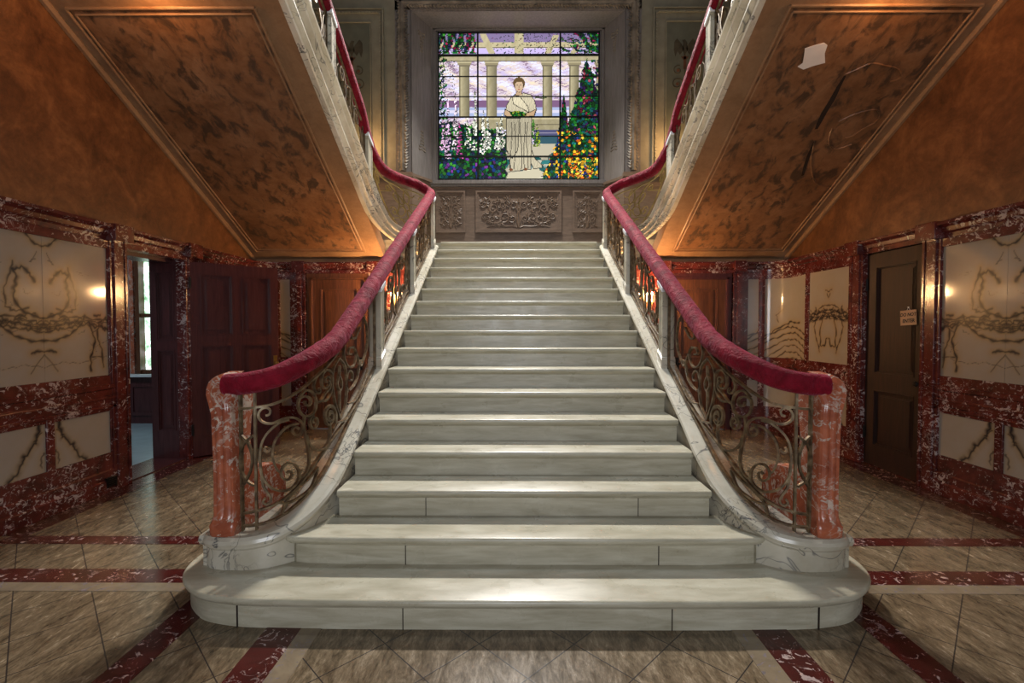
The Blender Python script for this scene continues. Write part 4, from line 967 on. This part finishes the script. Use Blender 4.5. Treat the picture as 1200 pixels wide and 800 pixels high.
# ---- the stained glass picture: little panes coloured one by one
def glass_picture():
    NX, NY = 230, 210
    X, Y = np.meshgrid(50+756*(np.arange(NX)+.5)/NX, 52+690*(np.arange(NY)+.5)/NY)
    rs = np.random.RandomState(8)
    def n2(sx_, sy_, seed, oct=5):
        r = np.random.RandomState(seed); o = np.zeros(X.shape)
        for k in range(oct):
            a = r.uniform(0,2*PI); fx, fy = math.cos(a)/sx_*(1.6**k), math.sin(a)/sy_*(1.6**k)
            o += np.sin(X*fx*2*PI+Y*fy*2*PI+r.uniform(0,6)+1.5*np.sin((X*fy/2-Y*fx/2)*2*PI*.7+r.uniform(0,6)))/(1.25**k)
        return o/3
    img = np.zeros(X.shape+(3,))
    def put(mask, c, a=1.0):
        c = np.array(c, float); img[mask] = img[mask]*(1-a)+(c if c.ndim == 1 else c[mask])*a
    def poly(pts):
        ins = np.zeros(X.shape, bool); n = len(pts)
        for i in range(n):
            x1,y1 = pts[i]; x2,y2 = pts[(i+1)%n]
            if y1 == y2: continue
            c = ((y1 > Y) != (y2 > Y)) & (X < (x2-x1)*(Y-y1)/(y2-y1)+x1); ins ^= c
        return ins
    def cells(sz, seed, asp=1.0):
        """voronoi: id and edge"""
        gx, gy = int(800/sz)+3, int(760/(sz*asp))+3; r = np.random.RandomState(seed)
        px = (np.arange(gx)[None,:]+r.uniform(.05,.95,(gy,gx)))*sz; py = (np.arange(gy)[:,None]+r.uniform(.05,.95,(gy,gx)))*sz*asp
        ci = (X/sz).astype(int); cj = (Y/(sz*asp)).astype(int); d1 = np.full(X.shape, 1e9); d2 = d1.copy(); idd = np.zeros(X.shape, int)
        for dj in (-1,0,1):
            for di in (-1,0,1):
                a = np.clip(ci+di,0,gx-1); b = np.clip(cj+dj,0,gy-1); d = np.hypot(X-px[b,a], (Y-py[b,a])/asp)
                cl = d < d1; d2 = np.where(cl, d1, np.minimum(d2, d)); idd = np.where(cl, b*gx+a, idd); d1 = np.where(cl, d, d1)
        return idd, (d2-d1)
    def palette(idd, cols, seed, wts=None):
        r = np.random.RandomState(seed); k = r.choice(len(cols), size=idd.max()+1, p=wts); br = r.uniform(.55,1.35,(idd.max()+1,1))
        return np.clip(np.array(cols, float)[k]*br, 0, 1.4)[idd]
    # sky and sea
    s1 = n2(260,60,1); t = np.clip((s1+1)/2,0,1)[...,None]
    sky = np.array([.62,.56,.80])*(1-t)+np.array([.85,.76,.60])*t
    s2 = n2(180,40,2); sky = np.where((s2>.35)[...,None], sky*.0+np.array([.80,.80,.98]), sky)
    sky = np.where((s2<-.45)[...,None], np.array([.46,.36,.45]), sky); img[:] = sky
    put((Y>368)&(Y<402+6*np.sin(X/40)), (.33,.22,.34)); put((Y>=400)&(Y<445), (.50,.55,.72)); put((Y>415)&(Y<428), (.72,.70,.80))
    put((Y<160)&(Y>128), (.66,.58,.82)); put((Y<105)&(Y>52), (.36,.30,.46))
    # masonry
    st_ = n2(60,60,3)[...,None]*.05
    stone = np.clip(np.array([.58,.53,.38])+st_+0*X[...,None], 0, 1)
    for x0,x1 in ((150,197),(277,325),(540,585),(665,711),(790,806)):
        u = (X-x0)/(x1-x0); sh = np.clip(1.05-.55*u, .35, 1)[...,None]; sh = np.where((u<.12)[...,None], .55, sh)
        put((X>x0)&(X<x1)&(Y>190)&(Y<448), stone*sh); put((X>x0-8)&(X<x1+8)&(Y>194)&(Y<204), (.42,.38,.27)); put((X>x0-10)&(X<x1+10)&(Y>182)&(Y<193), (.60,.55,.40)); put((X>x0-3)&(X<x1+3)&(Y>=204)&(Y<210), (.30,.27,.20))
    put((Y>165)&(Y<184), stone*.92); put((Y>183)&(Y<187), (.12,.11,.09)); put((Y>98)&(Y<122), stone*1.05); put((Y>121)&(Y<124),(.15,.13,.1))
    for P in ([(245,58),(275,58),(320,152),(288,152)],[(408,54),(452,54),(452,152),(408,152)],[(590,64),(618,64),(578,152),(548,152)],[(715,92),(738,92),(690,155),(662,155)]): put(poly(P), stone*1.02)
    put((Y>448)&(Y<505)&(X>230)&(X<640), stone*.80); put((Y>448)&(Y<456)&(X>230)&(X<640), stone*1.1); put((Y>478)&(Y<482)&(X>480), (.2,.18,.14))
    put((Y>505)&(Y<535)&(X>500)&(X<640), (.18,.18,.30)); put((Y>533)&(Y<575)&(X>500)&(X<640), (.10,.20,.24)); put((Y>517)&(Y<521)&(X>500)&(X<640), (.45,.42,.5))
    # ground
    idd, e = cells(34, 5, .5); g = palette(idd, [(.62,.58,.46),(.55,.54,.46),(.40,.50,.48),(.08,.30,.30),(.70,.66,.55)], 5)
    put(Y>572, g); put((Y>572)&(e<1.6), (.10,.12,.10)); put(poly([(300,655),(400,640),(360,700),(250,725)]), (.03,.22,.22))
    put(poly([(380,705),(520,690),(560,712),(500,740),(370,740)]), (.66,.62,.50)); put(poly([(490,575),(600,570),(612,600),(540,640),(480,620)]), (.60,.56,.46))
    # foliage masks
    def foliage(mask, sz, cols, seed, wts=None, edge=1.6):
        idd, e = cells(sz, seed); put(mask, palette(idd, cols, seed, wts)); put(mask&(e<edge), (.006,.012,.010))
    G = [(.02,.12,.03),(.03,.24,.06),(.01,.07,.05),(.02,.16,.16),(.10,.34,.08),(.06,.06,.16)]
    w1 = n2(60,60,11)*26
    foliage((Y>470+w1+(X-50)*.12)&(X<372+w1*.4), 13, G, 21)
    foliage((Y>640+w1*.5)&(X<350), 15, G+[(.02,.10,.30),(.30,.10,.40)], 22)
    foliage((X<84+w1*.5)&(Y>150)&(Y<480)&(n2(25,25,12)>-.1), 10, G+[(.4,.5,.2)], 23); foliage((X<130)&(Y>180)&(Y<330)&(n2(16,16,13)>.45), 8, G, 26)
    foliage(((X<232+w1)&(Y<152)&(n2(45,40,14)>-.35)), 12, G+[(.55,.06,.20),(.25,.03,.12)], 24, [.16,.2,.14,.12,.12,.08,.1,.08])
    foliage((X>620)&(Y<150)&(n2(50,50,15)+(X-700)/160>-.0), 12, G+[(.5,.06,.22)], 25, [.2,.2,.16,.14,.12,.10,.08])
    foliage((Y<150)&(X>300)&(n2(30,26,16)>.55), 8, G+[(.4,.08,.25)], 27)
    put((Y<165)&(np.abs(n2(120,70,17))<.035)&(X>440), (.05,.05,.03))
    # flower spikes, left
    for x0, yt, yb, c in ((75,440,600,(.75,.55,.70)),(95,350,640,(.80,.62,.78)),(132,330,600,(.85,.72,.80)),(152,470,640,(.72,.20,.50)),(190,450,590,(.90,.90,.80)),(225,320,600,(.80,.82,.72)),(262,415,620,(.92,.90,.82)),(285,440,600,(.88,.88,.80)),(330,470,600,(.85,.84,.78)),(350,430,590,(.80,.80,.70)),(500,455,570,(.2,.4,.12)),(515,480,585,(.4,.5,.1))):
        wd = 3+13*np.clip((Y-yt)/(yb-yt),0,1); mk = (Y>yt)&(Y<yb)&(np.abs(X-x0-3*np.sin(Y/20))<wd)
        idd, e = cells(8.5, 30+x0); r = np.random.RandomState(x0); on = r.rand(idd.max()+1)[idd] < .62
        put(mk&on, palette(idd, [c, tuple(q*.8 for q in c), tuple(min(1,q*1.1) for q in c)], x0)); put(mk&(e<1.1), (.02,.05,.03))
    # right: rose pillars and nasturtiums
    mk = (Y>175)&((np.abs(X-748+w1*.4) < (Y-165)*.28)|((X>700-w1)&(Y>350))|((np.abs(X-640)<(Y-330)*.14)&(Y>340))|((X>765)&(Y>180)&(Y<400)&(w1>0)))&(X>606)
    foliage(mk, 12.5, G+[(.30,.05,.10),(.10,.03,.16),(.55,.18,.22)], 31, [.2,.17,.15,.12,.07,.09,.08,.07,.05])
    mk = (Y>520-w1*.6)&(X>612-w1*.4+(742-Y)*.0-(Y-560)*.45*(Y>560))&(X>505)
    foliage(mk, 12, G+[(.75,.25,.04),(.85,.55,.06),(.95,.75,.15),(.03,.30,.28),(.08,.14,.40)], 32, [.13,.16,.10,.10,.09,.04,.10,.10,.06,.07,.05], 1.4)
    foliage((Y>640)&(X>660)&(n2(60,40,18)>.1), 11, [(.85,.30,.04),(.95,.62,.08),(.98,.80,.2),(.03,.2,.06),(.55,.12,.03)], 33, [.25,.25,.15,.25,.1], 1.4)
    # the robed figure carrying greenery: plain stand-in
    cr = (.60,.55,.42); dkl = (.09,.08,.07)
    fold = n2(16,300,41); rob = np.clip(np.array([.57,.53,.42])*(1+.25*fold[...,None]), 0, 1)
    def shape(P, c, ln=2.6):
        mk = poly(P); put(mk, c); 
        for (a, b) in zip(P, P[1:]+P[:1]):
            bx, by = b[0]-a[0], b[1]-a[1]; q = bx*bx+by*by+1e-6; tt = np.clip(((X-a[0])*bx+(Y-a[1])*by)/q,0,1); put(np.hypot(X-a[0]-tt*bx, Y-a[1]-tt*by) < ln*.62, dkl)
    shape([(486,590),(505,640),(540,672),(538,684),(500,688),(480,650)], rob)
    shape([(372,448),(488,448),(490,560),(484,690),(455,690),(430,698),(395,700),(382,640),(370,600)], rob)
    shape([(372,450),(432,450),(424,600),(398,640),(372,600)], rob*.92)
    for x0 in (392,410,440,456,470): put((np.abs(X-x0-4*np.sin(Y/45+x0))<1.6)&(Y>470)&(Y<690), dkl)
    shape([(392,356),(414,338),(452,334),(486,342),(502,368),(512,410),(502,440),(470,448),(388,450),(364,432),(372,390)], rob*1.08)
    shape([(398,352),(430,345),(470,395),(478,425),(440,405),(404,385)], np.clip(rob*1.2,0,1))
    shape([(364,410),(396,424),(440,438),(438,450),(386,450),(360,436)], (.62,.48,.34)); shape([(512,408),(500,440),(455,446),(452,432),(486,420)], (.60,.46,.32))
    shape([(418,326),(440,326),(446,344),(412,346)], (.60,.47,.34), 1.6)
    el = ((X-430)/21)**2+((Y-302)/28)**2 < 1; put(((X-430)/28)**2+((Y-288)/28)**2 < 1, (.24,.17,.09)); put(el&(Y>282), (.66,.53,.40)); put(el&(Y>282)&(((X-430)/19)**2+((Y-302)/26)**2 > 1), dkl)
    for ex_ in (421,438): put((np.abs(X-ex_)<3.5)&(np.abs(Y-298)<2), dkl)
    put((np.abs(X-431)<1.6)&(Y>298)&(Y<310), (.40,.30,.2)); put((np.abs(X-430)<5)&(np.abs(Y-317)<1.8), (.45,.15,.12))
    foliage(poly([(385,425),(412,416),(450,420),(468,436),(446,446),(400,446)]), 9, [(.03,.25,.06),(.08,.35,.08),(.02,.12,.04),(.4,.45,.1)], 51)
    put(((X-392)/9)**2+((Y-692)/6)**2 < 1, (.30,.15,.08)); put(((X-462)/9)**2+((Y-690)/6)**2 < 1, (.30,.15,.08))
    put((np.abs(Y-356-3*np.sin(X/7))<3)&(X>505)&(X<560), (.12,.16,.05)); put((np.hypot(X-543,Y-350)<8)&(n2(8,8,61)>0), (.10,.16,.05))
    img = np.clip(img, 0, 1.3)**1.55
    return img, NX, NY
img, NX, NY = glass_picture()
m = MB(); xs = np.linspace(gx0, gx1, NX+1); zs = np.linspace(gz1, gz0, NY+1)
v = []; f = []; col = []
# each colour cell is its own little quad, so colours stay crisp
for j in range(NY):
    for i in range(NX):
        b = len(v); v += [(xs[i],YG,zs[j]),(xs[i+1],YG,zs[j]),(xs[i+1],YG,zs[j+1]),(xs[i],YG,zs[j+1])]; f.append((b,b+3,b+2,b+1)); c = tuple(img[j,i])+(1.,); col += [c]*4
m.v = v; m.f = f; m.m = [0]*len(f); m.col = col
obj('stained_glass_pane', m, M['glass'], wr, smooth=False, label='leaded stained glass garden with columns and a robed figure')
m = MB(); fx = lambda X: gx0+(X-50)/756*(gx1-gx0); fz = lambda Y: gz1-(Y-52)/690*(gz1-gz0)
for X_, w_ in ((237,.030),(622,.030)): m.box(fx(X_)-w_/2,fx(X_)+w_/2,YG-.03,YG-.002,gz0,gz1)
for Y_, w_ in ((160,.038),(632,.028),(447,.024),(258,.013),(352,.013),(537,.013)): m.box(gx0,gx1,YG-.028,YG-.002,fz(Y_)-w_/2,fz(Y_)+w_/2)
for a in ((gx0,gx0+.025,gz0,gz1),(gx1-.025,gx1,gz0,gz1),(gx0,gx1,gz0,gz0+.025),(gx0,gx1,gz1-.025,gz1)): m.box(a[0],a[1],YG-.03,YG-.002,a[2],a[3])
obj('glazing_bars', m, M['lead'], wr, smooth=False)

# ---- panelled oak dado of the landing
wn = MB(); wn.box(-1.75,1.75,YG-.02,YG+.1,LZ,gz0-.05)
for s in (-1,1):
    wn.box(min(s*1.9,s*3.85), max(s*1.9,s*3.85), YW-.05, YW, LZ, 4.16); wn.box(min(s*1.88,s*3.85), max(s*1.88,s*3.85), YW-.10, YW, 4.16, 4.24)
    quadprism(wn, [(s*1.93,YW-.02,LZ),(s*1.66,YG-.03,LZ),(s*1.66,YG-.03,4.2),(s*1.93,YW-.02,4.2)], -.03*s)
    quadprism(wn, [(s*1.95,YW-.10,4.2),(s*1.60,YG-.08,4.2),(s*1.60,YG+.02,4.2),(s*1.95,YW+.02,4.2)], .05)
wainscot = struct('wall_back_wainscot', wn, M['wain'], smooth=False)
rng = random.Random(3)
for (x0, x1, nm) in ((-.80,.83,0),(-1.56,-1.0,1),(1.04,1.60,2)):
    z0, z1 = 3.27, 4.06; yb = YG-.02
    f = MB()
    for g0, g1, d in ((0,.03,.04),(.03,.055,.028),(.055,.085,.012)):
        f.box(x0+g0,x1-g0,yb-d,yb,z0+g0,z0+g1); f.box(x0+g0,x1-g0,yb-d,yb,z1-g1,z1-g0); f.box(x0+g0,x0+g1,yb-d,yb,z0+g1,z1-g1); f.box(x1-g1,x1-g0,yb-d,yb,z0+g1,z1-g1)
    pf = obj('panel_frame', f, M['wain'], wainscot, smooth=False)
    # carved arabesque: mirrored scrolls in relief
    g = MB(); cx = (x0+x1)/2; hw_ = (x1-x0)/2-.11; zc = (z0+z1)/2; hh = (z1-z0)/2-.10
    def rel(P, r=.014):
        for s in (-1,1): g.tube([(cx+s*a, yb-.008, zc+b) for a, b in P], r, 5, scale=[1.25-.7*k/(len(P)-1) for k in range(len(P))])
    if nm == 0:
        cs = [(.10,.12,.075),(.27,-.10,.10),(.30,.13,.07),(.48,.08,.09),(.50,-.14,.07),(.66,.14,.06),(.65,-.08,.06),(.12,-.13,.07),(.40,.21,.04),(.58,.22,.035),(.20,.24,.04),(.37,-.22,.04)]
    else:
        cs = [(.07,.20,.06),(.10,.06,.07),(.08,-.09,.07),(.11,-.22,.06),(.03,.27,.03),(.15,.14,.035),(.15,-.02,.03)]
    for k, (a, b, r) in enumerate(cs):
        rel(spiral(a, b, r, 1.5, rng.uniform(0,6), (-1)**k, 20), .011)
        for q in range(6):
            an = rng.uniform(0,6.28); rel([(a+r*math.cos(an), b+r*math.sin(an)), (a+(r+.03)*math.cos(an+.2), b+(r+.03)*math.sin(an+.2)), (a+(r+.055)*math.cos(an+.1), b+(r+.055)*math.sin(an+.1))], .013)
    rel([(0.0,-hh),(.03,-hh*.5),(.012,0),(.03,hh*.5),(0,hh*.9)], .016)
    if nm == 0: rel([(.03,-hh),(.10,-hh*.9),(.24,-hh*.93),(.42,-hh*.85),(.6,-hh*.95)], .012)
    obj('carved_arabesque', g, M['wain'], pf)
m = MB(); m.box(-1.7,1.7,YG-.06,YG-.02,LZ,LZ+.28); struct('baseboard_landing', m, M['wain'], smooth=False, bevel=.006)

# ------------------------------------------------------------------ lamps
def sconce(name, label, loc, rz, watts, group=None, arms=3):
    t = thing(name, label, 'wall lamp', loc, rz, group)          # local: wall at y=0, room towards -y
    m = MB(); R = []
    for k, (r, z) in enumerate(((.0,-.22),(.03,-.18),(.05,-.08),(.035,.0),(.055,.08),(.03,.16),(.0,.20))):
        R.append([(r*math.cos(2*PI*j/12), -.012+.012*math.sin(2*PI*j/12), z) for j in range(12)])
    m.rings(R); obj('backplate', m, M['gold'], t, local=True)
    for k in range(arms):
        x = (k-(arms-1)/2)*.085; yy = -.15-(.03 if k == 1 else 0)
        m = MB(); m.tube([(0,-.02,-.05),(x*.5,-.07,-.11),(x*.9,yy+.02,-.10),(x,yy,-.05),(x,yy,-.02)], .007, 6); m.lathe([(.004,-.03),(.022,-.025),(.026,-.018),(.01,-.012)], (x,yy,0), 12); ar = obj('arm', m, M['gold'], t, local=True)
        m = MB(); m.lathe([(.0,-.015),(.010,-.015),(.010,.075),(.0,.075)], (x,yy,0), 10); obj('candle', m, M['candle'], ar, local=True)
        m = MB(); m.lathe([(.0,.075),(.009,.08),(.013,.095),(.008,.115),(.0,.13)], (x,yy,0), 10); obj('bulb', m, M['bulb'], ar, local=True)
        l = light('sconce_light', 'POINT', (0,0,0), watts/arms, (1,.56,.24), .03); l.parent = t; l.location = (x, yy-.15, .11)
    return t
for s, side in ((-1,'left'),(1,'right')):
    sconce('wall_sconce', 'gilt three-candle sconce seen through the %s balustrade, on the wall under the landing' % side, (s*1.77, 6.90, 1.84), 0, 62)
    sconce('wall_sconce', 'gilt candle sconce on the upper landing wall, behind the %s balustrade' % side, (s*2.75, 8.74, 4.55), 0, 16)
    # assumed bowl lamp, unseen just above the frame, added to warm the soffit
    t = thing('assumed_bowl_lamp', 'assumed shallow gilt bowl lamp, unseen, added for warm light under the %s upper flight' % side, 'assumed ceiling lamp', (s*2.85, 3.50, 4.145), 0)
    m = MB(); m.lathe([(.0,.11),(.05,.10),(.05,.06),(.14,.04),(.15,.02),(.0,.02)], (0,0,0), 18); obj('canopy', m, M['gold'], t, local=True)
    m = MB(); m.lathe([(.13,.02),(.12,-.02),(.07,-.05),(.0,-.06)], (0,0,0), 18); obj('bulb', m, M['candle'], t, local=True)
    l = light('assumed_lamp_light', 'POINT', (0,0,0), 15, (1,.48,.18), .06); l.parent = t; l.location = (0, .12, -.12)
